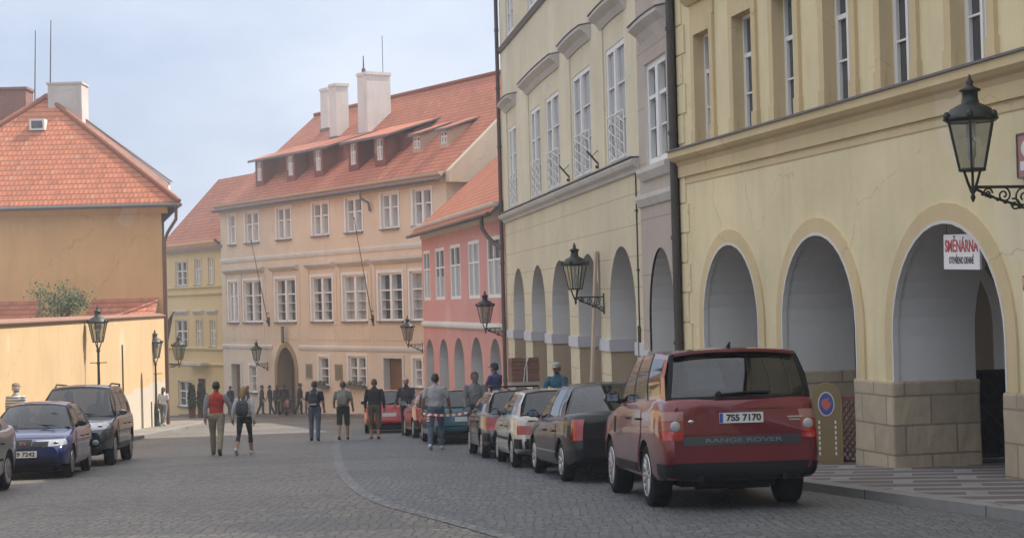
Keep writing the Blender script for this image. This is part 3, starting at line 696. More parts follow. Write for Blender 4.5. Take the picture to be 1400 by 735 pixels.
mb = MB(); profile_band(mb, 65.1, 84.82, 0.42, [(0, 0), (0.05, 0), (0.12, 0.08), (0.12, 0.18), (0.05, 0.28), (0, 0.3)]); Pk.part(mb, 'string_course', M_LIME)
mb = MB(); profile_band(mb, 65.1, 84.9, 4.72, [(0, 0), (0.05, 0), (0.08, 0.2), (0.2, 0.38), (0.38, 0.5), (0.42, 0.58), (0.42, 0.62), (0, 0.62)]); Pk.part(mb, 'cornice', M_LIME)
for i, (a, b) in enumerate(pw):
    w = window(Pk, a, b, 1.71, 4.12, -0.01, 2, 0.62, 0, 0.15, 0.08, mull=0.16, curtain=[.6, .97, .6, .45, .6][i])
    s_ = MB(); reveal(s_, po[i], 0.15); Pk.part(s_, 'surround', M_LIME, w)
mb = MB(); gable(mb, 65.1, 85.2, 0, -10, 5.42, 9.7, 0.72); rf = Pk.part(mb, 'roof', [M_TILE, M_ZINC])
mb = MB(); mb.tube([(65.1, 0.66, 4.88), (85.2, 0.66, 4.86)], 0.075, 8); Pk.part(mb, 'gutter', M_PIPE)
mb = MB(); mb.tube([(66.2, .66, 4.85), (66.2, .66, 4.4), (65.9, .5, 4.05), (65.5, 0.3, 3.75), (64.9, .15, 3.55)], 0.08, 8); Pk.part(mb, 'downpipe', M_PIPE)

# ------------------------------------------------------------------ peach house that closes the street
M_PEACH = plaster('plaster_peach', (0.66, 0.55, 0.425), 0.15)
M_PEACH2 = plaster('plaster_peach_pale', (0.69, 0.60, 0.49), 0.16)
Pe = Bld('town_house', 'long peach house closing the street, tiled roof with dormers and white chimneys', 53.2, -0.67, 101.35, -4.4)
w3 = [(104.6 - 1.8, 104.6), (106.16, 107.95), (110.1, 111.94), (114.03, 115.96), (118.78, 120.63), (123.16, 125.05), (126.55, 127.45)]
w2 = [(102.5, 105.15), (105.93, 108.47), (109.8, 112.49), (113.79, 116.3), (118.36, 121.04), (122.96, 125.5), (126.35, 127.75)]
w1 = [(104.1, 105.0, -2.75, -1.25), (110.05, 112.05, -2.85, -1.22), (114.4, 115.6, -2.95, -1.3), (123.9, 124.9, -3.6, -1.95)]
d1 = [(106.1, 108.05, -6, -1.28), (126.2, 127.5, -6, -1.9)]
gate = dict(x0=118.6, x1=120.95, z0=-7, zs=-2.2, z1=-0.80, pt=0.85)
o3 = [dict(x0=a, x1=b, z0=5.58, z1=7.46) for a, b in w3]; o2 = [dict(x0=a, x1=b, z0=0.70, z1=3.25) for a, b in w2]
o1 = [dict(x0=a, x1=b, z0=c, z1=d) for a, b, c, d in w1]; od = [dict(x0=a, x1=b, z0=c, z1=d) for a, b, c, d in d1]
mb = MB(); facade(mb, 101.35, 128.8, -0.78, 8.2, o3 + o2 + [dict(gate, z0=-2)]); shell(mb, 101.35, 128.8, -14, -7, 8.2, 13.9, -7); Pe.part(mb, 'wall', M_PEACH)
mb = MB(); facade(mb, 101.35, 128.8, -7, -0.78, o1 + od + [dict(gate)]); Pe.part(mb, 'ground_floor_wall', M_PEACH2)
mb = MB(); mb.prism_x([(0, -0.95), (0.05, -0.93), (0.08, -0.82), (0.08, -0.72), (0, -0.66)], 101.35, 118.0); mb.prism_x([(0, -0.95), (0.05, -0.93), (0.08, -0.82), (0.08, -0.72), (0, -0.66)], 121.6, 128.82); Pe.part(mb, 'string_course', M_LIME)
mb = MB(); profile_band(mb, 101.35, 128.82, 4.42, [(0, 0), (0.06, 0.02), (0.1, 0.16), (0.1, 0.24), (0, 0.3)]); Pe.part(mb, 'string_course', M_LIME)
mb = MB(); profile_band(mb, 101.3, 128.9, 7.55, [(0, 0), (0.06, 0), (0.08, 0.2), (0.25, 0.36), (0.42, 0.48), (0.46, 0.6), (0, 0.64)]); Pe.part(mb, 'cornice', plaster('plaster_cornice', (0.56, 0.46, 0.36), 0.1))
for lst, ops, kw in ((w3, o3, dict(leaves=2, transom=0.6, bars=0)), (w2, o2, dict(leaves=2, transom=0.64, bars=2)), ([x[:2] for x in w1], o1, dict(leaves=2, transom=0.6, bars=1))):
    for (a, b), o in zip(lst, ops):
        k = dict(kw)
        if b - a < 1.5: k['leaves'] = 1 if b - a < 1.35 else 2
        w = window(Pe, a, b, o['z0'], o['z1'], -0.10, fw=0.11, depth=0.28, mull=0.24, muld=0.06, curtain=random.choice([.55, .97, .4, .6]) if lst is w3 else random.choice([None, None, .35, .62, .97]), sill=0.14, **k)
        s_ = MB(); reveal(s_, o, 0.4)
        for q0, q1, r0, r1 in ((a - .16, a, o['z0'], o['z1'] + .16), (b, b + .16, o['z0'], o['z1'] + .16), (a, b, o['z1'], o['z1'] + .16)): s_.box(q0, q1, 0, 0.035, r0, r1)
        Pe.part(s_, 'surround', M_WHITE, w)
        if lst is w2:
            h = MB(); h.prism_x([(0, 3.72), (0.08, 3.72), (0.3, 3.92), (0.3, 4.0), (0, 4.04)], a - 0.45, b + 0.45); Pe.part(h, 'hood', M_GREYSTUC, w)
            h = MB(); h.box(a - .3, b + .3, 0, 0.02, -0.35, 0.5); h.box(a - .55, a - .3, 0, .03, 0.5, 3.7); h.box(b + .3, b + .55, 0, .031, .5, 3.7); Pe.part(h, 'apron', M_PEACH, w)
for (a, b, c, d), nm in zip(d1, ('door', 'door')):
    s_ = MB(); s_.box(a + .42, b, -0.42, -0.34, c, d); k = Pe.part(s_, nm, M_WOOD)
    s_ = MB(); reveal(s_, dict(x0=a, x1=b, z0=c, z1=d), 0.5, sill=False)
    for q0, q1, r0, r1 in ((a - .2, a, c, d + .2), (b, b + .2, c, d + .2), (a, b, d, d + .2)): s_.box(q0, q1, 0, 0.05, r0, r1)
    s_.box(a, a + .42, -.5, -.3, c, d)
    Pe.part(s_, 'door_frame', M_LIME, k)
    s_ = MB()
    for q in range(4): s_.box(a + .55, b - .12, -0.345, -0.32, d - 0.7 - q * 0.85, d - 0.12 - q * 0.85)
    Pe.part(s_, 'door_panels', M_WOOD, k)
mb = MB(); arch_band(mb, gate, 0.34, -0.05, 0.06, 0, -6); reveal(mb, gate, 0.9, y=0.0); gt = Pe.part(mb, 'gateway', M_STONE2)
mb = MB(); mb.quad((118, -0.9, -7), (118, -0.9, 0), (121.5, -0.9, 0), (121.5, -0.9, -7)); Pe.part(mb, 'gate_leaf', plain('gate_wood', (0.06, 0.045, 0.032), 0.7, var=0.3), gt)
mb = MB(); mb.box(117.95, 121.65, 0, 0.03, -1.0, -0.35); o = Pe.part(mb, 'gateway_field', M_LIME)
bpy.data.objects.remove(o)
mb = MB(); gable(mb, 101.2, 128.9, 0, -14, 8.2, 14.15, 0.62); rf = Pe.part(mb, 'roof', [M_TILE2, M_ZINC])
mb = MB(); ridge_caps(mb, (101.2, -7, 14.2), (128.9, -7, 14.2)); Pe.part(mb, 'ridge', M_TILE2, rf)
mb = MB(); mb.tube([(101.2, .52, 7.78), (128.9, .52, 7.78)], 0.09, 8); Pe.part(mb, 'gutter', M_ZINC)
mb = MB(); mb.tube([(109.3, .52, 7.7), (109.3, .5, 7.3), (109.0, .2, 7.05), (109.0, .12, 6.6)], 0.07, 8); Pe.part(mb, 'downpipe', M_ZINC)
sl = (14.15 - 8.2) / 7.0
def rz_(y): return 8.2 + (-y) * sl
# fire-wall gable at the right-hand end
mb = MB(); mb.prism_x([(0.1, 8.15), (0.1, 7.6), (-13.9, 7.6), (-13.9, 8.2), (-7, 14.35)], 100.85, 101.19); fw_ = Pe.part(mb, 'fire_wall', plaster('plaster_firewall', (0.52, 0.44, 0.34), 0.15))
def chimney(B, x0, x1, y0, y1, z0, z1, mat, parent, cap=0.05):
    mb = MB(); mb.box(x0, x1, y0, y1, z0, z1 - 0.18); mb.box(x0 - cap, x1 + cap, y0 - cap, y1 + cap, z1 - 0.18, z1)
    c = B.part(mb, 'chimney', mat, parent)
    f = MB(); f.box(x0 - .06, x1 + .06, y0 - .06, y1 + .06, z0, rz_(y1) + 0.16 if B is Pe else z0 + .3)
    B.part(f, 'flashing', M_ZINC, c); return c
def pe_at(px, py, d):     # point on the vertical plane d metres behind the front of the peach house
    r = ray(px, py); A = 53.2 + d * Pe.n; t = A / (r.x - Pe.m * r.y); p = CAM + r * t
    return (p.x * Pe.m + p.y) / Pe.n - 53.2 * Pe.m / Pe.n, p.z
for pl, pr, pt, dep, ln in ((488, 501, 101, 4.0, 1.6), (449.5, 459, 116, 4.2, 0.85), (437.5, 447.5, 122, 5.2, 0.7)):
    sa, za = pe_at(pl, pt, dep); sb, _ = pe_at(pr, pt, dep)
    c = chimney(Pe, sb, sa, -dep - ln, -dep, rz_(-dep) - 0.6, za, M_CHIM, rf)
    if pl == 488:
        mb = MB(); mb.tube([((sa + sb) / 2 + .3, -dep - .3, za), ((sa + sb) / 2 + .3, -dep - .3, za + 1.05)], [.06, .03], 6); mb.lathe([(.12, 0), (.12, .25), (.05, .35)], ((sa + sb) / 2 + .3, -dep - .3, za), 8); Pe.part(mb, 'lightning_rod', M_BLACK, c)
        mb = MB(); mb.tube([(sb + .15, -dep - 1.2, za), (sb + .15, -dep - 1.2, za + 2.2)], .02, 5); Pe.part(mb, 'aerial', M_BLACK, c)
# dormers: (px of window, py of window top, width px)
M_DORM = plaster('dormer_red', (0.20, 0.075, 0.06), 0.2)
M_DORM2 = plaster('dormer_pale', (0.5, 0.36, 0.27), 0.15)
def dormer(sc, y, hw, hh, mat, own_roof=True, rw=0.0):
    z0 = rz_(y); zt = z0 + hh; yb = -(zt + 0.25 - 8.2) / sl - 0.6
    mb = MB()
    for x in (sc - hw, sc + hw): mb.add([(x, y, z0 - .2), (x, y, zt), (x, yb, zt + 0.45), (x, yb, z0 - .2)], [[0, 1, 2, 3]])
    wd = dict(x0=sc - 0.31, x1=sc + 0.31, z0=z0 + 0.30 * hh / 1.4, z1=zt - 0.16)
    tmp = MB(); facade(tmp, sc - hw, sc + hw, z0 - .2, zt, [wd], 0, y); mb.add(tmp.v, tmp.f)
    d = Pe.part(mb, 'dormer', mat, rf)
    window(Pe, wd['x0'], wd['x1'], wd['z0'], wd['z1'], y - .02, 2, 0.6, 0, 0.06, 0.08, parent=None).parent = d
    if own_roof: shed(sc - hw - .15, sc + hw + .15, y, zt, d)
    return zt
def shed(xa, xb, y, zt, parent):
    # low-pitched lean-to roof running back into the main slope
    k = 0.28; y1 = y + 0.22; z1 = zt + 0.05 - 0.22 * k
    yb = (8.2 - (zt + 0.05) - k * -(-y)) / (sl - k) if False else None
    yb = -(zt + 0.12 - 8.2 + k * y) / (sl - k)     # where the two slopes meet
    zb = 8.2 - yb * sl + 0.02
    L = math.hypot(y1 - yb, zb - z1); mb = MB()
    mb.quad((xa, y1, z1), (xb, y1, z1), (xb, yb, zb), (xa, yb, zb), 0, [(xa, 0.001), (xb, .001), (xb, L), (xa, L)])
    mb.quad((xa, y1, z1 - .14), (xa, yb, zb - .14), (xb, yb, zb - .14), (xb, y1, z1 - .14), 1)
    mb.quad((xa, y1, z1), (xa, y1, z1 - .14), (xb, y1, z1 - .14), (xb, y1, z1), 1)
    for x in (xa, xb): mb.quad((x, y1, z1), (x, yb, zb), (x, yb, zb - .1), (x, y1, z1 - .1), 1)
    Pe.part(mb, 'dormer_roof', [M_TILE2, M_ZINC], parent)
tops = []
for px_, own in ((355, 0), (398, 0), (436, 0), (484, 0), (520.5, 0)):
    s_, z_ = pe_at(px_, 260, 1.05); tops.append((s_, dormer(s_, -1.05, 0.56, 1.70, M_DORM, False)))
def dormer_wall(xa, xb, y, zt):
    mb = MB(); z0 = rz_(y); mb.quad((xa, y, z0 - .1), (xb, y, z0 - .1), (xb, y, zt + (-1.05 - y) * .28), (xa, y, zt + (-1.05 - y) * .28)); 
    yb = -(zt - 8.2 + .28 * -1.05 + .05) / (sl - .28)
    for x in (xa, xb): mb.add([(x, y, z0 - .1), (x, y, zt), (x, yb, rz_(yb) - .05)], [[0, 1, 2]])
    Pe.part(mb, 'dormer_wall', M_DORM, rf)
dormer_wall(tops[2][0] - 1.4, tops[0][0] + 1.0, -2.0, tops[0][1]); dormer_wall(tops[4][0] - 1.0, tops[3][0] + 1.0, -2.0, tops[0][1])
shed(tops[2][0] - 1.5, tops[0][0] + 1.2, -1.05, tops[0][1], rf); shed(tops[4][0] - 1.3, tops[3][0] + 1.2, -1.05, tops[0][1], rf)
for px_ in (570, 607):
    s_, z_ = pe_at(px_, 210, 1.7); dormer(s_, -1.7, 0.42, 1.0, M_DORM2, True)
def plaque(px, py, w, h, mat, y=0.0):
    s_, z_ = pe_at(px, py, 0); mb = MB(); mb.box(s_ - w / 2, s_ + w / 2, y, y + .05, z_ - h / 2, z_ + h / 2)
    o = Pe.part(mb, 'plaque', mat)
    f = MB(); f.box(s_ - w / 2 + .08, s_ + w / 2 - .08, y + .05, y + .058, z_ - h / 2 + .08, z_ + h / 2 - .08); Pe.part(f, 'plaque_face', plain('brass_face', (0.20, 0.15, 0.07), 0.5, 0.3, var=0.3, scale=12), o)
    return o
M_BRASS = plain('brass', (0.34, 0.25, 0.11), 0.45, 0.4, var=0.2)
plaque(423, 507, 0.75, 0.85, M_BRASS); plaque(463.5, 508.5, 0.85, 0.9, M_BRASS)
plaque(392, 457, 0.3, 0.95, M_BLACK, 0.25)
for (a, b, c, d) in (w1[1], w1[2]):
    fb = MB(); fb.box(a - .05, b + .05, 0.04, 0.26, c - .13, c + .05); o = Pe.part(fb, 'window_box', M_ZINC)
    fb = MB()
    for k in range(150):
        x, y, z = random.uniform(a, b), random.uniform(.03, .3), c + random.uniform(.0, .28); s_ = .045; r1 = Vector((random.uniform(-1, 1), random.uniform(-1, 1), random.uniform(-1, 1))).normalized() * s_; r2 = r1.orthogonal().normalized() * s_
        fb.quad(*[Vector((x, y, z)) + q for q in (r1, r2, -r1, -r2)])
    Pe.part(fb, 'flowers', plain('leaf_box', (0.06, 0.085, 0.035), 0.6, var=0.4, scale=9), o)
# ------------------------------------------------------------------ small yellow house at the far left end
M_YEL2 = plaster('plaster_yellow_far', (0.64, 0.49, 0.255), 0.10)
Sy = Bld('town_house', 'small golden yellow house at the far end, left of the peach house', 53.6, -0.67, 128.9, -5.6)
def sy_at(px, py):
    r = ray(px, py); t = 53.6 / (r.x - Sy.m * r.y); p = CAM + r * t
    return (p.x * Sy.m + p.y) / Sy.n - 53.6 * Sy.m / Sy.n, p.z
rects = [(240, 256, 358, 390, 2), (266, 275.5, 354, 389, 1), (284.5, 292.5, 352, 388, 1), (240, 257, 437, 476, 2), (268, 277, 437, 475, 1), (287, 296, 437, 474, 1), (244, 264, 520, 556, 2)]
ops = []
for l, r, t, b, nl in rects:
    s1, z1 = sy_at(l, t); s0, z0 = sy_at(r, b); ops.append((dict(x0=s0, x1=s1, z0=z0, z1=z1), nl))
ds1, dz = sy_at(271, 517); ds0, _ = sy_at(281, 517); dop = dict(x0=ds0, x1=ds1, z0=-7.5, z1=dz)
mb = MB(); facade(mb, 128.9, 140, -7.5, 6.0, [o for o, _ in ops] + [dop]); shell(mb, 128.9, 140, -9, -7.5, 6.0, 10.5, -4.5); Sy.part(mb, 'wall', M_YEL2)
for o, nl in ops:
    w = window(Sy, o['x0'], o['x1'], o['z0'], o['z1'], -0.06, nl if nl > 1 else 2, 0.6, 1, 0.08, 0.14, mull=0.1, sill=0.12)
    s_ = MB(); reveal(s_, o, 0.2)
    for q0, q1 in ((o['x0'] - .14, o['x0']), (o['x1'], o['x1'] + .14)): s_.box(q0, q1, 0, .04, o['z0'], o['z1'] + .14)
    s_.box(o['x0'], o['x1'], 0, .04, o['z1'], o['z1'] + .14); Sy.part(s_, 'surround', M_YEL2, w)
    if 0 < o['z1'] < 3: h = MB(); h.prism_x([(0, 0), (.05, 0), (.22, .2), (.22, .27), (0, .3)], o['x0'] - .3, o['x1'] + .3); h.v = [(a, b, c + o['z1'] + .35) for a, b, c in h.v]; Sy.part(h, 'hood', M_GREYSTUC, w)
mb = MB(); reveal(mb, dop, .4, sill=False); mb.box(dop['x0'], dop['x1'], -.46, -.4, -7.5, dz); Sy.part(mb, 'door', M_WOOD)
for py_ in (395, 404.5, 479, 500):
    _, z_ = sy_at(270, py_); mb = MB(); profile_band(mb, 128.9, 139.8, z_, [(0, 0), (.05, 0), (.16, .12), (.16, .2), (0, .24)]); Sy.part(mb, 'string_course', M_YEL2)
s0, z0 = sy_at(288, 499); s1, _ = sy_at(262, 499); mb = MB(); mb.box(s0, s1, .01, .7, z0, z0 + .16); Sy.part(mb, 'door_canopy', M_GREYSTUC)
mb = MB(); profile_band(mb, 128.9, 140, 5.5, [(0, 0), (.05, 0), (.2, .25), (.35, .4), (.35, .5), (0, .52)]); Sy.part(mb, 'cornice', M_YEL2)
mb = MB(); gable(mb, 128.82, 140, 0, -9, 6.0, 10.7, 0.55); Sy.part(mb, 'roof', [M_TILE2, M_ZINC])
pipe(Sy, 129.15, 0.16, 5.5, -6.3, .09, M_DPIPE, neck=(129.6, .5, 6.0))

# ------------------------------------------------------------------ left-hand house, garden wall, bush
class Loc:
    def __init__(s, name, label, X, Y, rz, zb, cat, group=None):
        s.root = empty(name, (X, Y, zb), rz, label, cat, group); s.off = (0, 0, -zb); s.X, s.Y, s.rz = X, Y, rz
    def part(s, mb, name, mats, parent=None): return mb.build(name, mats, parent or s.root, s.off)
def L_at(px, py, y):
    d = ray(px, py); return CAM + d * (y / d.y)
M_ORNG = plaster('plaster_ochre_orange', (0.67, 0.385, 0.17), 0.2)
Lh = Loc('town_house', 'ochre house with a steep hipped orange roof behind the garden wall', -16.0, 77.0, PI, -3.75, 'house')
def lh(px, py, dy): p = L_at(px, py, 77.0 + dy); return (-(p.x + 16.0), -dy, p.z)
K = 0.303; D = 18.0
mb = MB(); mb.quad((0, 0, -5), (0, 0, 6.65), (12.6, 0, 6.65), (12.6, 0, -5)); mb.quad((0, 0, -5), (K * D, -D, -5.6), (K * D, -D, 6.65), (0, 0, 6.65))
mb.quad((12.6, 0, -5), (12.6, 0, 6.65), (12.6 + K * D, -D, 6.65), (12.6 + K * D, -D, -5.6)); mb.quad((K * D, -D, -5.6), (12.6 + K * D, -D, -5.6), (12.6 + K * D, -D, 6.65), (K * D, -D, 6.65))
Lh.part(mb, 'wall', M_ORNG)
ap = (6.3, -4.2, 12.0); rb = (6.3 + K * (D - 4), -D - .3, 12.0)
e0, e1 = (-0.95, 0.6, 6.45), (13.5, 0.6, 6.45); f0, f1 = (-0.95 + K * D, -D - .3, 6.45), (13.5 + K * D, -D - .3, 6.45)
hl_ = math.hypot(4.8, 5.55)
mb = MB(); mb.add([e0, e1, ap], [[0, 1, 2]], 0, [[(0.001, 0), (14.45, 0), (7.2, hl_)]])
mb.add([e0, ap, rb, f0], [[0, 1, 2, 3]], 0, [[(0.001, 0), (5, 9), (19, 9), (19, 0)]]); mb.add([e1, f1, rb, ap], [[0, 1, 2, 3]], 0, [[(0.001, 0), (19, 0), (19, 9), (5, 9)]])
for p, q in ((e0, e1), (e0, f0), (e1, f1)): mb.quad(p, q, (q[0], q[1], q[2] - .16), (p[0], p[1], p[2] - .16), 1)
mb.quad(*[(p[0], p[1], p[2] - .16) for p in (e0, e1, f1, f0)], 1)
lrf = Lh.part(mb, 'roof', [M_TILE, M_ZINC])
mb = MB(); up = lambda p: (p[0], p[1], p[2] + .05); ridge_caps(mb, up(e0), up(ap)); ridge_caps(mb, up(e1), up(ap)); ridge_caps(mb, up(ap), up(rb)); Lh.part(mb, 'ridge', M_TILE, lrf)
mb = MB(); mb.tube([(e0[0], .66, 6.34), (e1[0], .66, 6.34)], .085, 8); mb.tube([(-1.0, .6, 6.34), (-.95 + K * D, -D, 6.34)], .085, 8); Lh.part(mb, 'gutter', M_ZINC)
mb = MB(); mb.prism_x([(0, 6.0), (.06, 6.0), (.3, 6.25), (.3, 6.29), (0, 6.29)], -.3, 12.6); Lh.part(mb, 'cornice', M_ORNG)
mb = MB(); mb.tube([(-.8, .55, 6.3), (-.75, .4, 5.7), (-.3, .15, 5.1), (-.14, .08, 4.7), (-.14, .08, -4.5)], .075, 8); Lh.part(mb, 'downpipe', plain('copper_brown', (.16, .075, .05), .5, var=.3))
mb = MB(); mb.tube([(.06, -.6, 5.9), (.06, -.6, -4.5)], .06, 8); Lh.part(mb, 'drainpipe', M_PIPE)
mb = MB()
for k in range(9): y = -0.5 - k * 2.0; mb.hexa([(K * -y - .75, y, 6.2), (K * -y, y, 5.5), (K * -y, y - .2, 5.5), (K * -y - .75, y - .2, 6.2), (K * -y - .75, y, 6.28), (K * -y, y, 6.28), (K * -y, y - .2, 6.28), (K * -y - .75, y - .2, 6.28)])
Lh.part(mb, 'eaves_brackets', M_PIPE)
# pale coped parapet beside the chimney, the chimneys, the aerials, the roof hatch
a, b = lh(108, 158, 4.5), lh(230, 249, 4.5)
mb = MB(); mb.hexa([(a[0], a[1], a[2] - 1.1), (b[0], b[1], b[2] - .9), (b[0], b[1] - .45, b[2] - .9), (a[0], a[1] - .45, a[2] - 1.1), a, b, (b[0], b[1] - .45, b[2]), (a[0], a[1] - .45, a[2])]); pp = Lh.part(mb, 'parapet', M_CHIM, lrf)
mb = MB(); mb.hexa([(a[0], a[1] + .06, a[2] + .01), (b[0] - .1, b[1] + .06, b[2] + .01), (b[0] - .1, b[1] - .5, b[2] + .01), (a[0], a[1] - .5, a[2] + .01), (a[0], a[1] + .06, a[2] + .09), (b[0] - .1, b[1] + .06, b[2] + .09), (b[0] - .1, b[1] - .5, b[2] + .09), (a[0], a[1] - .5, a[2] + .09)]); Lh.part(mb, 'coping', M_ZINC, lrf)
a, b = lh(65, 113, 3.7), lh(111, 113, 3.7)
mb = MB(); mb.box(b[0], a[0], -5.0, -3.7, 8.5, a[2] - .1); mb.box(b[0] - .05, a[0] + .05, -5.05, -3.65, a[2] - .1, a[2]); ch = Lh.part(mb, 'chimney', plaster('chimney_grey', (.50, .47, .44), .3), lrf)
a, b = lh(-12, 120, 6), lh(35, 120, 6)
mb = MB(); mb.box(b[0], a[0], -7.3, -6, 8, a[2] - .12); mb.box(b[0] - .08, a[0] + .08, -7.4, -5.9, a[2] - .12, a[2]); ch2 = Lh.part(mb, 'chimney', M_BRICK, lrf)
for px_, pt, pb, dy in ((47, 42, 142, 5), (68, 28, 114, 4.4)):
    a, b = lh(px_, pt, dy), lh(px_, pb, dy); mb = MB(); mb.tube([(b[0], b[1], b[2] - .8), (b[0] - .12, a[1], a[2])], [.035, .02], 6); Lh.part(mb, 'aerial', M_BLACK, lrf)
hp = lambda px_, py_: lh(px_, py_, 2.6)
a, b = hp(40, 163), hp(62, 178); cx, cz = (a[0] + b[0]) / 2, (a[2] + b[2]) / 2
yy = 0.6 - (cz - 6.45) / 5.55 * 4.8
mb = MB(); mb.box(cx - .36, cx + .36, yy - .3, yy + .38, cz - .26, cz + .26); h_ = Lh.part(mb, 'roof_hatch', M_WHITE, lrf)
mb = MB(); mb.box(cx - .26, cx + .26, yy + .38, yy + .4, cz - .17, cz + .18); Lh.part(mb, 'hatch_pane', M_PANE, lrf)
for xa, xb in ((.2, 3.3), (5.6, 8.5)):
    mb = MB(); mb.quad((xa, 0, 2.15), (xb, 0, 2.15), (xb, 1.25, 1.1), (xa, 1.25, 1.1), 0, [(xa + .01, 1.63), (xb, 1.63), (xb, 0), (xa, 0)]); mb.quad((xa, 0, 2.0), (xb, 0, 2.0), (xb, 1.25, .95), (xa, 1.25, .95), 1); mb.quad((xa, 0, 2.15), (xa, 1.25, 1.1), (xa, 1.25, .95), (xa, 0, 2.0), 1); mb.quad((xb, 0, 2.15), (xb, 1.25, 1.1), (xb, 1.25, .95), (xb, 0, 2.0), 1)
    Lh.part(mb, 'lean_to_roof', [M_TILE2, M_ZINC])
p0 = (K * 4.5, -4.5)
mb = MB(); mb.tube([(p0[0], p0[1], 0.2), (p0[0] - 1.0, p0[1] + .2, 1.5)], .03, 6); mb.hexa([(p0[0] - .25, p0[1], -.2), (p0[0] - .6, p0[1] + .1, -.25), (p0[0] - .6, p0[1] + .13, -.25), (p0[0] - .25, p0[1] + .03, -.2), (p0[0] - .35, p0[1], .6), (p0[0] - .95, p0[1] + .18, 1.4), (p0[0] - .95, p0[1] + .21, 1.4), (p0[0] - .35, p0[1] + .03, .6)]); fl = Lh.part(mb, 'flag', plain('dark_flag', (.03, .035, .05), .8))

M_GWALL = plaster('garden_wall_paint', (0.60, 0.43, 0.245), 0.16, lower=(0.58, 0.52, 0.43), zsplit=2.15)
gd = Vector((0.0806, -0.9967))
Gw = Loc('garden_wall', 'long orange painted garden wall in sunlight with a whitewashed lower strip', -15.92, 76.7, math.atan2(gd.y, gd.x), -3.73, 'wall')
slot = dict(x0=7.35, x1=8.0, z0=-4.5, zs=-1.5, z1=-.95)
mb = MB(); facade(mb, 0, 58, -5, 1.30, [slot]); reveal(mb, slot, .3, sill=False); mb.quad((0, -.45, -5), (58, -.45, -5), (58, -.45, 1.3), (0, -.45, 1.3)); mb.quad((0, 0, 1.3), (58, 0, 1.3), (58, -.45, 1.3), (0, -.45, 1.3)); mb.quad((0, 0, -5), (0, -.45, -5), (0, -.45, 1.3), (0, 0, 1.3)); mb.quad((58, 0, -5), (58, -.45, -5), (58, -.45, 1.3), (58, 0, 1.3))
Gw.part(mb, 'wall', M_GWALL)
mb = MB(); mb.prism_x([(.09, 1.305), (.09, 1.34), (-.2, 1.44), (-.52, 1.34), (-.52, 1.305)], -.02, 58); Gw.part(mb, 'coping', plain('coping_tile', (.22, .11, .075), .8, var=.35, scale=4))
mb = MB(); mb.quad((7.3, -.3, -5), (8.05, -.3, -5), (8.05, -.3, -.9), (7.3, -.3, -.9)); Gw.part(mb, 'niche_door', M_WOOD)
mb = MB(); mb.tube([(12.9, .03, .3), (12.9, .03, -3.1)], .03, 6); mb.tube([(5.0, .03, -2.3), (5.0, .03, -3.6)], .025, 6); Gw.part(mb, 'conduit', M_PIPE)

M_LEAF = plain('bush_leaves', (0.085, 0.10, 0.035), 0.8, var=0.55, scale=1.2); M_BARK = plain('bark', (0.07, 0.05, 0.035), 0.9, var=.3)
def leaf_cloud(mb, c, r, n, size, clumps=9):
    cs = [(Vector((random.gauss(0, .45) * r[0], random.gauss(0, .45) * r[1], random.gauss(0, .42) * r[2])), random.uniform(.25, .5)) for _ in range(clumps)]
    for k in range(n):
        cc, cr = random.choice(cs); d = Vector((random.gauss(0, 1), random.gauss(0, 1), random.gauss(0, 1)))
        p = Vector(c) + cc + Vector((d.x * r[0], d.y * r[1], d.z * r[2])) * cr * .62
        a = Vector((random.uniform(-1, 1), random.uniform(-1, 1), random.uniform(-.7, .7))).normalized(); b = a.orthogonal().normalized(); s_ = size * random.uniform(.6, 1.3)
        mb.quad(p + a * s_, p + b * s_ * .5, p - a * s_, p - b * s_ * .5)
bp = L_at(84, 411, 66.5)
bush = empty('bush', (bp.x, bp.y, gz(66.5)), 0, 'sparse pale green tree showing over the garden wall', 'tree')
mb = MB(); leaf_cloud(mb, (0, 0, bp.z - gz(66.5) - .05), (.95, .9, .75), 2600, .06, 22); mb.build('crown', M_LEAF, bush)
mb = MB(); hz = bp.z - gz(66.5)
mb.tube([(0, 0, -.1), (.05, 0, hz * .5), (0, 0, hz - .2)], [.09, .07, .03], 7)
for k in range(7): a = k * 2.4; mb.tube([(0.02, 0, hz * .6), (math.cos(a) * .35, math.sin(a) * .35, hz - .25), (math.cos(a) * .7, math.sin(a) * .7, hz + .25 * math.sin(k * 2))], [.035, .025, .01], 5)
mb.build('trunk', M_BARK, bush)
def potted(px, py, hgt, lab):
    p = G(px, py); o = empty('potted_cypress', (p.x, p.y, gz(p.y) + .05), 0, lab, 'potted plant', 'clipped evergreens by the door')
    mb = MB(); mb.lathe([(.14, 0), (.17, .05), (.2, .5), (.23, .55)], (0, 0, 0), 14); mb.build('pot', plain('terracotta', (.14, .08, .06), .8, var=.2), o)
    mb = MB()
    for k in range(700):
        z = random.random() ** .8; r = .24 * (1 - .35 * abs(z - .35) ** 1.2 * 2) * random.uniform(.75, 1.02); a = random.uniform(0, 2 * PI)
        q = Vector((r * math.cos(a), r * math.sin(a), .55 + z * hgt)); u = Vector((random.uniform(-1, 1), random.uniform(-1, 1), random.uniform(-.5, 1))).normalized() * .06; w = u.orthogonal().normalized() * .04
        mb.quad(q + u, q + w, q - u, q - w)
    mb.lathe([(.12, .5), (.18, .8), (.18, .5 + hgt * .6), (.06, .5 + hgt)], (0, 0, 0), 10); mb.build('foliage', plain('cypress_leaf', (.025, .045, .022), .6, var=.5, scale=6), o)
potted(263, 574, 1.35, 'clipped evergreen in a pot, the left one beside the yellow door'); potted(275.5, 573.5, 1.4, 'clipped evergreen in a pot, the right one beside the yellow door')

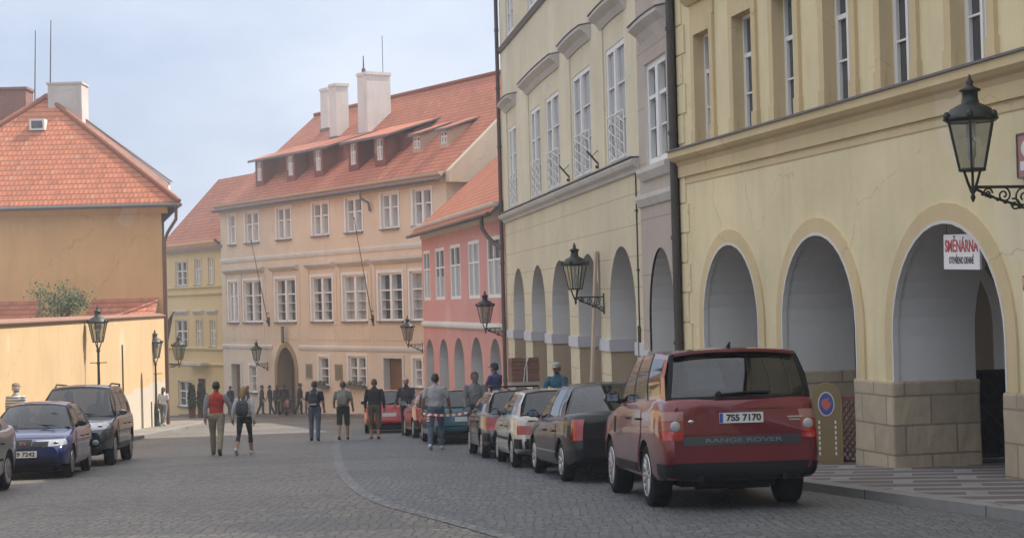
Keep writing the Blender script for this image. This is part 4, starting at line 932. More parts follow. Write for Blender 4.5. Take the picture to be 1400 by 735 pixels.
# ------------------------------------------------------------------ lanterns
def lantern(parent, z=0.0, fork=True):
    H6 = [PI / 6 + k * PI / 3 for k in range(6)]
    def ring(r, zz): return [Vector((r * math.cos(a), r * math.sin(a), zz + z)) for a in H6]
    b0, b1 = ring(.175, .25), ring(.315, .88)
    g = MB()
    for k in range(6): g.quad(b0[k] * 1, b0[(k + 1) % 6] * 1, b1[(k + 1) % 6] * 1, b1[k] * 1)
    gl = g.build('lantern_glass', M_LAMPG, parent)
    f = MB()
    for k in range(6): f.tube([b0[k], b1[k]], .016, 5); f.tube([b0[k], b0[(k + 1) % 6]], .02, 5); f.tube([b1[k], b1[(k + 1) % 6]], .022, 5)
    f.lathe([(.16, .235), (.19, .24), (.19, .262), (.16, .27)], (0, 0, z), 6, 0, False, PI / 6)
    for k in range(3 if fork else 0): a = H6[k * 2]; f.tube([(0.02 * math.cos(a), .02 * math.sin(a), z - .02), (.07 * math.cos(a), .07 * math.sin(a), z + .1), (.12 * math.cos(a), .12 * math.sin(a), z + .25)], [.022, .02, .018], 6)
    if fork: f.lathe([(.01, -.16), (.035, -.10), (.02, -.06), (.045, -.02), (.03, .04)], (0, 0, z), 10)
    fr = f.build('lantern_frame', M_IRON, parent)
    r = MB(); r.lathe([(.315, .875), (.345, .885), (.345, .915), (.30, .96), (.255, 1.03), (.16, 1.08), (.115, 1.10), (.10, 1.17), (.10, 1.24), (.135, 1.255), (.135, 1.275), (.06, 1.31), (.035, 1.34), (.05, 1.37), (.03, 1.40), (.008, 1.47)], (0, 0, z), 12)
    for k in range(6): a = H6[k]; r.ell((.335 * math.cos(a), .335 * math.sin(a), z + .93), (.045, .045, .06), 8, 6)
    r.build('lantern_roof', M_IRON, parent)
    m = MB(); m.lathe([(.03, .28), (.035, .40), (.055, .42), (.06, .60), (.03, .64)], (0, 0, z), 10); m.box(-.12, .12, -.004, .004, z + .66, z + .84); m.build('burner', plain('frosted', (.7, .7, .66), .5), parent)
def spiral(c, r, turns, n=22, flip=1, a0=0.0):
    return [(0, c[0] + flip * r * (1 - t) * math.cos(a0 + t * turns * 2 * PI) if False else c[0] + r * (1 - .8 * k / n) * math.cos(a0 + flip * k / n * turns * 2 * PI), c[1] + r * (1 - .8 * k / n) * math.sin(a0 + flip * k / n * turns * 2 * PI)) for k in range(n + 1) for t in (k / n,)]
def wall_lamp(pos, w, d, label):
    """pos = lantern stem point, w = unit vector towards the wall, d = distance to the wall"""
    o = empty('wall_lamp', pos, math.atan2(-w[0], w[1]), label, 'street lamp', 'iron lanterns on wall brackets')
    lantern(o)
    b = MB(); b.tube([(0, 0, .03), (0, d, .03)], .022, 6); b.tube([(0, .05, .0), (0, d * .35, -.12), (0, d * .72, -.22), (0, d - .03, -.36)], .018, 6)
    b.box(-.03, .03, d - .03, d, -.42, .12)
    q = d / .8
    for c, r, t, fl, a0 in (((d * .22, -.05), .06 * q, 1.4, 1, 0), ((d * .46, -.075), .085 * q, 1.5, -1, PI / 2), ((d * .76, -.11), .12 * q, 1.6, 1, 0.4), ((d * .62, -.2), .07 * q, 1.3, -1, 2), ((d * .9, -.28), .07 * q, 1.3, 1, 1)):
        b.tube(spiral(c, r, t, 22, fl, a0), .013, 5)
    for k in range(7): b.ell((0, d * (.15 + .11 * k), -.06 - .035 * k), (.02, .035, .025), 6, 4)
    b.build('bracket', M_IRON, o); return o
def fac_lamp(B, px, py, pwx, label):   # lantern stem seen at (px,py); bracket fixed to facade B where it is seen at pwx
    r = ray(pwx, py); t = B.a / (r.x - B.m * r.y); p = CAM + r * t
    q = ray(px, py); n = B.o
    # horizontal offset d along the normal so that the stem lands on column px
    k = q.x / q.y; d = (p.x - k * p.y) / (k * n.y - n.x)
    pos = p + n * d
    return wall_lamp((pos.x, pos.y, p.z), (-n.x, -n.y), d, label)
fac_lamp(Yh, 1330, 258, 1421, 'big iron lantern on a scrolled bracket, nearest, on the yellow house')
fac_lamp(Cr, 787, 407, 826, 'iron lantern on the cream house beside the leaning plank')
fac_lamp(Cr, 664, 449, 690.5, 'iron lantern where the cream and pink houses meet')
fac_lamp(Pk, 558, 471, 578, 'iron lantern on the far corner of the pink house')
fac_lamp(Pe, 351, 497, 366, 'iron lantern left of the pointed gateway on the peach house')
pl_ = L_at(245, 498, 80.5); n_ = Vector((0.957, 0.29)); wl = wall_lamp((pl_.x, pl_.y, pl_.z), (-n_.x, -n_.y), 1.25, 'iron lantern on the side of the ochre house, above the pavement')
def post_lamp(px, Y, ptop, label):
    p = L_at(px, ptop, Y); zt = p.z - 1.47; zg = gz(Y) + .12; h = zt - zg
    o = empty('street_lamp', (p.x, Y, zg), 0, label, 'street lamp', 'lanterns on posts along the wall')
    lantern(o, h)
    b = MB(); b.lathe([(.17, 0), (.17, .12), (.13, .18), (.12, .55), (.14, .62), (.085, .7), (.07, .9), (.085, .95), (.055, 1.0), (.042, h - .5), (.06, h - .46), (.04, h - .4), (.04, h - .1), (.07, h - .04), (.03, h + .05)], (0, 0, 0), 14)
    b.tube([(-.28, 0, h - .44), (.28, 0, h - .44)], .016, 6); b.build('post', M_IRON, o)
post_lamp(133, 56.0, 417, 'iron lantern on a post behind the dark off-roader'); post_lamp(211.5, 72.8, 450, 'iron lantern on a post at the end of the garden wall')

# ------------------------------------------------------------------ signs and street furniture
def fac_box(B, x0, x1, z0, z1, y, th, name, mat, label, cat):
    c = B.world((x0 + x1) / 2, y, z0)
    o = empty(name, c, math.atan2(1, B.m), label, cat); mb = MB(); w = (x1 - x0) / 2; mb.box(-w, w, -th / 2, th / 2, 0, z1 - z0)
    ob = mb.build('board', mat, o); return o, w
M_SIGN = plain('sign_white', (.78, .77, .76), .4); M_SRED = plain('sign_red', (.45, .05, .035), .4); M_SBLK = plain('sign_black', (.03, .03, .035), .4)
o, w = fac_box(Yh, 24.02, 25.06, 1.84, 2.34, -.12, .03, 'hanging_sign', M_SIGN, 'white exchange office sign hanging in the nearest arch', 'sign')
o.rotation_euler.y = -0.03
text('lettering', 'SMĚNÁRNA', .235, M_SRED, o, (0, .018, .325), (PI / 2, 0, PI), .002, 0.96, .006)
text('lettering', 'OTEVŘENO DENNĚ', .135, M_SBLK, o, (0, .018, .125), (PI / 2, 0, PI), .002, 0.72, .002)
mb = MB()
for x in (-.45, .45): mb.tube([(x, 0, .5), (x, 0, .72)], .006, 4)
mb.build('wire', M_BLACK, o)
o, w = fac_box(Yh, 21.9, 22.62, 3.0, 3.55, .04, .05, 'poster_case', plain('poster_pink', (.42, .2, .17), .5, var=.5, scale=3), 'pinkish poster case high on the yellow wall by the nearest lantern', 'sign')
mb = MB(); mb.box(-.37, .37, -.03, .04, -.02, 0); mb.box(-.37, .37, -.03, .04, .55, .57); mb.box(-.38, -.36, -.03, .04, 0, .55); mb.box(.36, .38, -.03, .04, 0, .55); mb.build('frame', M_ZINC, o)
mb = MB(); mb.box(-.3, .3, .026, .03, .08, .2); mb.ell((.12, .028, .36), (.16, .003, .12), 12, 8); mb.build('picture', M_SIGN, o)
o, w = fac_box(Yh, 21.8, 22.58, 0.95, 1.72, .06, .03, 'notice_board', M_SIGN, 'white notice board with red bands on the nearest stone pier', 'sign')
mb = MB(); mb.box(-.385, .385, .016, .02, .57, .765); mb.box(-.385, .36, .016, .02, .26, .44); mb.box(-.385, .36, .016, .02, .17, .21); mb.box(-.385, .36, .016, .02, .08, .12); mb.build('red_bands', M_SRED, o)
text('lettering', 'E', .17, M_SIGN, o, (.32, .022, .67), (PI / 2, 0, PI), .002, None, .004)
# pavement board with rounded head
pb = G(1132, 633, .12); o = empty('pavement_board', (pb.x, pb.y, gz(pb.y) + .12), -0.22, 'gold pavement board with a rounded head and a blue oval badge', 'sign')
M_GOLD = plain('board_gold', (.27, .20, .085), .5, .1, var=.2)
out_ = [(-.25, 0), (.25, 0), (.25, 1.02)] + [(.25 * math.cos(a), 1.02 + .30 * math.sin(a)) for a in [PI * k / 14 for k in range(1, 14)]] + [(-.25, 1.02)]
mb = MB(); mb.prism_y(out_, -.02, .02); mb.build('board', M_GOLD, o)
mb = MB(); inn = [(x * .9, .03 + z * .965) for x, z in out_]; mb.prism_y(inn, -.026, -.02); mb.build('panel', plain('board_panel', (.22, .165, .075), .5, .1, var=.15), o)
mb = MB(); mb.prism_y([(.135 * math.cos(a), .97 + .20 * math.sin(a)) for a in [2 * PI * k / 28 for k in range(28)]], -.034, -.026); bd = mb.build('badge', plain('badge_rim', (.55, .53, .5), .4), o)
mb = MB(); mb.prism_y([(.115 * math.cos(a), .97 + .178 * math.sin(a)) for a in [2 * PI * k / 28 for k in range(28)]], -.038, -.034); mb.build('badge_field', plain('badge_blue', (.05, .09, .30), .4), bd)
mb = MB(); mb.prism_y([(-.07, .93), (.0, .86), (.07, .93), (.085, 1.0), (.03, 1.0), (.05, 1.07), (-.03, 1.05), (-.08, 1.02)], -.042, -.038); mb.build('badge_emblem', plain('badge_red', (.5, .12, .10), .4), bd)
mb = MB()
for x in (-.12, .14):
    for k in range(7): mb.box(x - .012, x + .012, -.03, -.026, .14 + k * .085, .19 + k * .085)
mb.build('chalk_marks', M_SIGN, o)
mb = MB(); mb.hexa([(-.22, .02, .0), (.22, .02, 0), (.22, .42, 0), (-.22, .42, 0), (-.22, .021, 1.0), (.22, .021, 1.0), (.22, .05, 1.0), (-.22, .05, 1.0)]); mb.build('rear_leaf', M_GOLD, o)
def lattice(pos, rz, w, h, label, mat, nx=6, nz=9, name='trellis_panel'):
    o = empty(name, pos, rz, label, 'panel'); mb = MB(); mb.box(0, w, -.02, .02, 0, .05); mb.box(0, w, -.02, .02, h - .05, h); mb.box(0, .05, -.02, .02, .05, h - .05); mb.box(w - .05, w, -.02, .02, .05, h - .05); mb.build('frame', mat, o)
    mb = MB(); st = w / nx
    for k in range(-int(h / st) - 1, nx + 1):
        for sg in (1, -1):
            x0 = k * st; pts = []
            for zz in (0.04, h - .04):
                pts.append((x0 + zz if sg > 0 else x0 + h - zz, zz))
            (xa, za), (xb, zb) = pts
            def clip(xa, za, xb, zb):
                t0, t1 = 0.0, 1.0; dx = xb - xa
                for lo, s_ in ((.03, 1), (w - .03, -1)):
                    a_, b_ = (xa - lo) * s_, (xb - lo) * s_
                    if a_ < 0 and b_ < 0: return None
                    if a_ < 0: t0 = max(t0, a_ / (a_ - b_))
                    elif b_ < 0: t1 = min(t1, a_ / (a_ - b_))
                return (t0, t1) if t1 > t0 else None
            c_ = clip(xa, za, xb, zb)
            if c_: mb.tube([(xa + (xb - xa) * c_[0], sg * .008, za + (zb - za) * c_[0]), (xa + (xb - xa) * c_[1], sg * .008, za + (zb - za) * c_[1])], .014, 4)
    mb.build('lattice', mat, o); return o
p = Yh.world(28.75, .02, gz(28) + walk_h(28)); q = Yh.world(27.86, -.25, 0)
lattice((p.x, p.y, gz(p.y) + .13), math.atan2(q.y - p.y, q.x - p.x), .92, 1.08, 'red-brown lattice panel between the gold board and the stone pier', plain('trellis_red', (.15, .04, .035), .6, var=.2), 7)
p = Yh.world(27.55, -1.42, 0); q = Yh.world(27.55, -4.5, 0); GD = plain('gate_dark', (.035, .02, .018), .6, var=.2)
lg = lattice((p.x, p.y, gz(p.y) + .15), math.atan2(q.y - p.y, q.x - p.x), 3.05, 1.42, 'dark lattice gate inside the nearest arch, below the exchange sign', GD, 12)
mb = MB(); mb.box(.05, 3.0, .03, .045, .05, 1.37); mb.build('shade_sheet', M_DARK, lg)  # black sheet added to stand for the dark interior behind the lattice
# plank leaning on the cream house
p = Cr.world(45.25, .32, gz(45) + .27); o = empty('plank', p, math.atan2(1, -0.135), 'tall pale wooden plank leaning on the cream house beside its lantern', 'plank')
mb = MB(); mb.hexa([(-.12, -.03, 0), (.12, -.03, 0), (.12, .03, 0), (-.12, .03, 0), (-.3, -.28, 4.75), (-.06, -.28, 4.75), (-.06, -.22, 4.75), (-.3, -.22, 4.75)]); mb.build('board', plain('raw_plank', (.50, .385, .29), .75, var=.25, scale=2), o)
# long flagpoles on the peach house
for bx, by, tx, ty, lab in ((368, 440, 348, 333, 'dark slanting flagpole on the peach house, above the left windows'), (511, 438, 490, 317, 'dark slanting flagpole on the peach house, near the pink house')):
    s0, z0 = pe_at(bx, by, 0); p = Pe.world(s0, 0, z0); o = empty('flagpole', p, math.atan2(1, Pe.m), lab, 'flagpole', 'bare flagpoles on the peach house')
    mb = MB(); ln = (by - ty) / 23.5 * 1.06; mb.tube([(0, .08, 0), (0, 1.05, ln)], [.028, .018], 7); mb.ell((0, 1.06, ln + .04), (.05, .05, .06), 8, 6); mb.build('pole', M_DPIPE, o)
    mb = MB(); mb.box(-.09, .09, 0, .06, -.25, .3); mb.tube([(0, .02, -.1), (0, .16, .12)], .07, 8); mb.tube([(0, .02, .55), (0, .18, .5)], .03, 6); mb.build('socket', M_DPIPE, o)

# ------------------------------------------------------------------ vehicles
M_TYRE = plain('tyre_rubber', (0.015, 0.015, 0.016), 0.9, spec=.15); M_RIM = plain('alloy', (0.42, 0.42, 0.43), 0.32, 0.85); M_RIMD = plain('wheel_well', (0.012, 0.012, 0.012), 0.9)
M_TRIM = plain('black_trim', (0.016, 0.016, 0.018), 0.55, spec=.15); M_SEAT = plain('seat_fabric', (0.05, 0.05, 0.055), 0.9)
M_GLASS = car_glass(); M_RED = plain('tail_lens', (0.30, 0.012, 0.012), 0.12, coat=1.0); M_CLEAR = plain('clear_lens', (0.27, 0.28, 0.30), 0.15, 0.25, coat=.8)
M_AMBER = plain('amber_lens', (.5, .16, .02), .15, coat=1.0); M_CHROME = plain('chrome', (.62, .62, .63), .16, 1.0)
M_PLATE = plain('plate_white', (.62, .62, .58), .45); M_EU = plain('plate_blue', (.03, .07, .32), .45); M_TXT = plain('plate_text', (.02, .02, .025), .5)
def interp(pts, x):
    xs = [p[0] for p in pts]; zs = [p[1] for p in pts]
    if x <= xs[0]: return zs[0]
    for i in range(len(xs) - 1):
        if x <= xs[i + 1]:
            t = (x - xs[i]) / (xs[i + 1] - xs[i]); return zs[i] + (zs[i + 1] - zs[i]) * t
    return zs[-1]
def smooth_interp(pts, x, w=0.10):
    return sum(interp(pts, x + d * w) for d in (-1, -.5, 0, .5, 1)) / 5
class Car:
    def __init__(s, name, label, cat, spec, paint, group=None):
        s.c = spec; s.paint = paint
        s.root = empty(name, (0, 0, 0), 0, label, cat, group); s.body()
    def w(s, x):
        c = s.c; L = c['L']; t = abs(x) / (L / 2); e = c.get('round', 0.13)
        k = max(0, (t - 0.62) / 0.38); return c['W'] / 2 * (1 - e * k ** 2.2)
    def body(s):
        c = s.c; L = c['L']; xs = [-L / 2, -L / 2 + .015, -L / 2 + .04, -L / 2 + .09] + list(np.linspace(-L / 2 + .17, L / 2 - .17, 40)) + [L / 2 - .09, L / 2 - .04, L / 2 - .015, L / 2]
        rings = []
        for x in xs:
            de = L / 2 - abs(x); ins = 0.0
            if de < .10: ins = .085 * (1 - math.sqrt(max(0, 1 - (1 - de / .10) ** 2)))
            w = s.w(x) - ins; zb = smooth_interp(c['bot'], x) + ins * .5; zt = smooth_interp(c['top'], x, .07) - ins * .9; h = zt - zb
            half = [(0, zb), (.72 * w, zb), (.93 * w, zb + .02), (.982 * w, zb + .10 * h), (.998 * w, zb + .30 * h), (1.0 * w, zb + .5 * h), (.999 * w, zb + .60 * h), (.988 * w, zb + .82 * h), (.968 * w, zt - .05), (.935 * w, zt - .016), (.88 * w, zt + .002), (.5 * w, zt + .022), (0, zt + .03)]
            ring = half + [(-y, z) for y, z in half[-2:0:-1]]
            bl = max(0, 1 - de / .55); bl = bl * bl * (3 - 2 * bl); sh = c['rear'] if x < 0 else c['front']
            rings.append([(x + bl * interp(sh, z), y, z) for y, z in ring])
        n = len(rings[0]); mb = MB(); vs = [v for r in rings for v in r]
        fs = [[i * n + j, i * n + (j + 1) % n, (i + 1) * n + (j + 1) % n, (i + 1) * n + j] for i in range(len(rings) - 1) for j in range(n)]
        fs += [list(range(n))[::-1], [(len(rings) - 1) * n + j for j in range(n)]]
        mb.add(vs, fs, 0, None, True)
        o = mb.build('body', [s.paint, M_RIMD], s.root, fix=True)
        cut = MB()
        for ax in (c['xr'], c['xf']):
            for sg in (1, -1):
                R = c['R'] + .055; n_ = 28
                ring = [(ax + R * math.cos(2 * PI * k / n_), c['R'] + R * math.sin(2 * PI * k / n_)) for k in range(n_)]
                a, b = sg * (c['W'] / 2 - .30), sg * (c['W'] / 2 + .2)
                v = [(x, a, z) for x, z in ring] + [(x, b, z) for x, z in ring]
                cut.add(v, [[k, (k + 1) % n_, n_ + (k + 1) % n_, n_ + k] for k in range(n_)] + [list(range(n_))[::-1], list(range(n_, 2 * n_))], 1)
        co = cut.build('cutter', [s.paint, M_RIMD], None, fix=True)
        md = o.modifiers.new('b', 'BOOLEAN'); md.operation = 'DIFFERENCE'; md.object = co; md.solver = 'EXACT'
        applied(o); bpy.data.objects.remove(co)
        bm = bmesh.new(); bm.from_mesh(o.data); s.bvh = BVHTree.FromBMesh(bm)
        bmesh.ops.recalc_face_normals(bm, faces=bm.faces)
        for f in bm.faces: f.smooth = len(f.verts) < 9
        for e in bm.edges:
            if len(e.link_faces) == 2 and e.calc_face_angle(0) > .7: e.smooth = False
        bm.to_mesh(o.data); bm.free()
        s.o = o; s.house(); s.wheels()
    def house(s):
        c = s.c; cols = c['cols']; zr = c['roof']; wr = c['wr']
        def base(x): w = s.w(x) * .935; return Vector((x, w, smooth_interp(c['top'], x, .07) - .02))
        def top(x): return Vector((x, interp(wr, x), interp(zr, x)))
        rows = [0, .07, .5, .90, 1.0]
        def P(xb, xr, t):
            p = base(xb).lerp(top(xr), t); p.y += .035 * math.sin(PI * t) * c.get('bulge', 1); return p
        for sg in (1, -1):
            cab = MB()
            fl = lambda p: Vector((p.x, p.y * sg, p.z))
            for i in range(len(cols) - 1):
                a, b = cols[i], cols[i + 1]; kind = a[2]; m = {'p': 0, 'b': 1, 'g': 0}[kind]
                for r in range(4):
                    q = [fl(P(a[0], a[1], rows[r])), fl(P(b[0], b[1], rows[r])), fl(P(b[0], b[1], rows[r + 1])), fl(P(a[0], a[1], rows[r + 1]))]
                    if kind == 'g' and r in (1, 2): continue
                    cab.add(q, [[0, 1, 2, 3]], m, None, kind != 'g')
                if kind == 'g':
                    g = MB(); nn = 5; N = 6
                    for r in range(N):
                        t0, t1 = rows[1] + (rows[3] - rows[1]) * r / N, rows[1] + (rows[3] - rows[1]) * (r + 1) / N
                        g.add([fl(P(a[0], a[1], t0)), fl(P(b[0], b[1], t0)), fl(P(b[0], b[1], t1)), fl(P(a[0], a[1], t1))], [[0, 1, 2, 3]], 0, None, True)
                    g.build('side_window', M_GLASS, s.root, fix=True)
            cab.build('pillars', [s.paint, M_TRIM], s.root)
        # screens front and rear
        def screen(col, sgn, name, bowb, bowt, frame):
            N, Mr = 14, 8; lo, hi = base(col[0]), top(col[1])
            def S(u, t):
                yb = lo.y * u; yt = hi.y * u
                p = Vector((lo.x + sgn * bowb * (1 - u * u), yb, lo.z + .03 * (1 - u * u) * (1 if sgn > 0 else .3))).lerp(Vector((hi.x + sgn * bowt * (1 - u * u), yt, hi.z + .05 * (1 - abs(u) ** 2.5))), t)
                p.x += sgn * .03 * math.sin(PI * t); return p
            us = [-1, -1 + frame] + list(np.linspace(-1 + frame, 1 - frame, N + 1))[1:-1] + [1 - frame, 1]; ts = [0, .05] + list(np.linspace(.05, .93, Mr))[1:-1] + [.93, 1]
            gl, fr_ = MB(), MB()
            for i in range(len(us) - 1):
                for j in range(len(ts) - 1):
                    q = [S(us[i], ts[j]), S(us[i + 1], ts[j]), S(us[i + 1], ts[j + 1]), S(us[i], ts[j + 1])]
                    e = i == 0 or i == len(us) - 2 or j == 0 or j == len(ts) - 2
                    (fr_ if e else gl).add(q, [[0, 1, 2, 3]], 0, None, True)
            fr_.build(name + '_surround', M_TRIM if c.get('black_surround', True) else s.paint, s.root, fix=True); gl.build(name, M_GLASS, s.root, fix=True); return S
        S1 = screen(cols[-1], 1, 'windscreen', c.get('bowf', .16), .07, .05); S2 = screen(cols[0], -1, 'rear_window', c.get('bowr', .06), .03, c.get('rfr', .06)); s.S2 = S2
        # roof skin between the two screens
        N, M_ = 12, 12; rf = MB(); vs = []
        for i in range(N + 1):
            for j in range(M_ + 1):
                u = -1 + 2 * j / M_; a, b = S2(u, 1), S1(u, 1); t = i / N; x = a.x + (b.x - a.x) * t
                w = interp(wr, x); vs.append((x, w * u, interp(zr, x) + .05 * (1 - abs(u) ** 2.5)))
        rf.add(vs, [[i * (M_ + 1) + j, i * (M_ + 1) + j + 1, (i + 1) * (M_ + 1) + j + 1, (i + 1) * (M_ + 1) + j] for i in range(N) for j in range(M_)], 0, None, True)
        rf.build('roof', s.paint, s.root)
        # cabin furniture
        xm0, xm1 = cols[0][0] + .35, cols[-1][0] - .25; zb = base((xm0 + xm1) / 2).z; W = c['W']
        dk = MB(); n = 16
        for i in range(n):
            xa, xb = cols[0][0] + .1 + (cols[-1][0] - cols[0][0] - .1) * i / n, cols[0][0] + .1 + (cols[-1][0] - cols[0][0] - .1) * (i + 1) / n
            dk.quad(*[Vector((x, y, base(x).z + .055)) for x, y in ((xa, -.43 * W), (xb, -.43 * W), (xb, .43 * W), (xa, .43 * W))])
        dk.build('parcel_shelf', M_SEAT, s.root)
        zrf = interp(zr, 0)
        for xs_, y0, n_ in ((c['xf'] - 1.35, .36, 'front_seat'), (c['xf'] - 1.35, -.36, 'front_seat'), (c['xf'] - 2.2, .4, 'rear_seat'), (c['xf'] - 2.2, -.4, 'rear_seat')):
            if xs_ < cols[0][0] + .15: continue
            m = MB(); m.tube([(xs_ + .1, y0, zb - .05), (xs_ - .02, y0, zb + (zrf - zb) * .52)], [(.09, .24), (.06, .2)], 10); m.tube([(xs_ - .02, y0, zb + (zrf - zb) * .55), (xs_ - .04, y0, zb + (zrf - zb) * .82)], [(.05, .12), (.045, .11)], 10); m.build(n_, M_SEAT, s.root)
        m = MB(); m.lathe([(.17, -.02), (.19, 0), (.17, .02)], (0, 0, 0), 18); st = m.build('steering_wheel', M_TRIM, s.root); st.location = (c['xf'] - .75, .36, zb + .12); st.rotation_euler = (0, -1.1, 0)
    def wheels(s):
        c = s.c; ub = MB(); zb_ = interp(c['bot'], 0); ub.box(c['xr'] - .35, c['xf'] + .3, -c['W'] * .30, c['W'] * .30, zb_ - .09, zb_ + .06); ub.tube([(c['xr'], -c['W'] * .42, c['R'] * .8), (c['xr'], c['W'] * .42, c['R'] * .8)], .05, 8); ub.tube([(c['xr'] - .55, -.45, zb_ + .0), (c['xr'] - .55, .45, zb_ + .0)], .11, 10); ub.build('underbody', M_RIMD, s.root); R = c['R']; proto = None
        t = MB(); wd = c.get('tw', .21)
        pr = [(R * .66, -wd / 2 + .01), (R * .8, -wd / 2), (R * .95, -wd / 2 + .012), (R, -wd / 2 + .04), (R, wd / 2 - .04), (R * .95, wd / 2 - .012), (R * .8, wd / 2), (R * .66, wd / 2 - .01), (R * .62, wd / 2 - .05), (R * .62, -wd / 2 + .01)]
        tm = MB(); tm.lathe(pr, (0, 0, 0), 32); tm.v = [(x, z, -y) for x, y, z in tm.v]
        rm = MB(); rm.lathe([(R * .60, -.02), (R * .68, wd / 2 - .005), (R * .655, wd / 2 + .004), (R * .60, wd / 2 - .03), (R * .58, -.01)], (0, 0, 0), 32)
        ns = c.get('spokes', 5)
        for k in range(ns):
            a = 2 * PI * k / ns
            for da in ((-.13, .13) if ns < 8 else (0,)):
                p0, p1 = a + da * .9, a + da * 1.5
                rm.tube([(R * .1 * math.cos(p0), R * .1 * math.sin(p0), wd / 2 - .025), (R * .62 * math.cos(p1), R * .62 * math.sin(p1), wd / 2 - .015)], [(.032, .018), (.026, .016)], 6)
        rm.lathe([(R * .18, wd / 2 - .05), (R * .18, wd / 2 - .012), (R * .08, wd / 2 - .002)], (0, 0, 0), 14)
        rm.v = [(x, z, -y) for x, y, z in rm.v]
        bk = MB(); bk.lathe([(R * .61, -.04), (R * .61, -.01)], (0, 0, 0), 24); bk.v = [(x, z, -y) for x, y, z in bk.v]
        for ax in (c['xr'], c['xf']):
            for sg in (1, -1):
                if proto is None:
                    w = tm.build('wheel', M_TYRE, s.root, fix=True); r = rm.build('rim', c.get('rimmat', M_RIM), w); b = bk.build('brake_disc', M_RIMD, w); proto = w
                else: w = copy_tree(proto, s.root)
                w.location = (ax, sg * (c['W'] / 2 - wd / 2 - .02), R); w.rotation_euler = (0, random.uniform(0, 1.2), 0 if sg > 0 else PI)
    def decal(s, name, quad, d, mat, n=8, m=4, off=.006, parent=None, uvm=None, bvh=None):
        a, b, c_, e = [Vector(q) for q in quad]; d = Vector(d).normalized(); g = {}
        for i in range(n + 1):
            for j in range(m + 1):
                u, v = i / n, j / m; p = a.lerp(b, u).lerp(e.lerp(c_, u), v)
                h = s.bvh.ray_cast(p, d)
                if h[0] is not None: g[i, j] = h[0] - d * off
        mb = MB()
        for i in range(n):
            for j in range(m):
                ks = [(i, j), (i + 1, j), (i + 1, j + 1), (i, j + 1)]
                if all(k in g for k in ks):
                    q = [g[k] for k in ks]
                    if max((q[0] - q[2]).length, (q[1] - q[3]).length) < .6: mb.add(q, [[0, 1, 2, 3]], 0, None, True)
        if not mb.f: return None
        bm = mb
        # give the patch a rim so that it has thickness
        o = bm.build(name, mat, parent or s.root, fix=True)
        return o
    def end(s, name, y0, y1, z0, z1, mat, rear=True, n=8, m=4, off=.006, z2=None, z3=None, parent=None):
        """patch seen square from behind (or from the front); z2, z3 = heights at the y1 side"""
        X = -s.c['L'] / 2 - 1 if rear else s.c['L'] / 2 + 1
        z2 = z0 if z2 is None else z2; z3 = z1 if z3 is None else z3
        return s.decal(name, [(X, y0, z0), (X, y1, z2), (X, y1, z3), (X, y0, z1)], (1 if rear else -1, 0, 0), mat, n, m, off, parent)
    def corner(s, name, sg, z0, z1, back, side, mat, rear=True, off=.007, z2=None, z3=None, parent=None, n=10):
        """patch that wraps a corner: 'back' metres on the end face and 'side' metres along the flank"""
        L, W = s.c['L'], s.c['W']; e = -1 if rear else 1
        a = Vector((e * L / 2, sg * (W / 2 - back), 0)); b = Vector((e * (L / 2 - side), sg * W / 2, 0))
        d = Vector((-e * side, -sg * back, 0)).normalized() if False else Vector((-(e) * 1.0, -sg * 1.0, 0)).normalized()
        a -= d * 1.0; b -= d * 1.0; z2 = z0 if z2 is None else z2; z3 = z1 if z3 is None else z3
        return s.decal(name, [(a.x, a.y, z0), (b.x, b.y, z2), (b.x, b.y, z3), (a.x, a.y, z1)], d, mat, n, 5, off, parent)
    def flank(s, name, sg, x0, x1, z0, z1, mat, off=.005, n=10, m=6, x2=None, x3=None, parent=None):
        Y = sg * (s.c['W'] / 2 + 1); x2 = x1 if x2 is None else x2; x3 = x0 if x3 is None else x3
        return s.decal(name, [(x0, Y, z0), (x1, Y, z0), (x2, Y, z1), (x3, Y, z1)], (0, -sg, 0), mat, n, m, off, parent)
    def hit(s, p, d):
        h = s.bvh.ray_cast(Vector(p), Vector(d).normalized()); return h[0]
    def plate(s, txt, z, rear=True, y=0.0, w=.52):
        e = -1 if rear else 1; h = s.hit((e * 4, y, z), (-e, 0, 0)); mb = MB(); x = h.x + e * .018
        mb.box(x - .012, x + .012, y - w / 2, y + w / 2, z - .06, z + .06); o = mb.build('licence_plate', M_PLATE, s.root)
        if txt:
            text('lettering', txt, .105, M_TXT, o, (x + e * .0135, y + e * .025, z - .002), (PI / 2, 0, -PI / 2 if rear else PI / 2), .001, w * .80, .004)
        mb = MB(); ys = y + (w / 2 - .02 if rear else -w / 2 + .02); mb.box(x + e * .0122 - .001, x + e * .0122 + .001, ys - .02, ys + .02, z - .055, z + .055); mb.build('plate_band', M_EU, o)
        return o
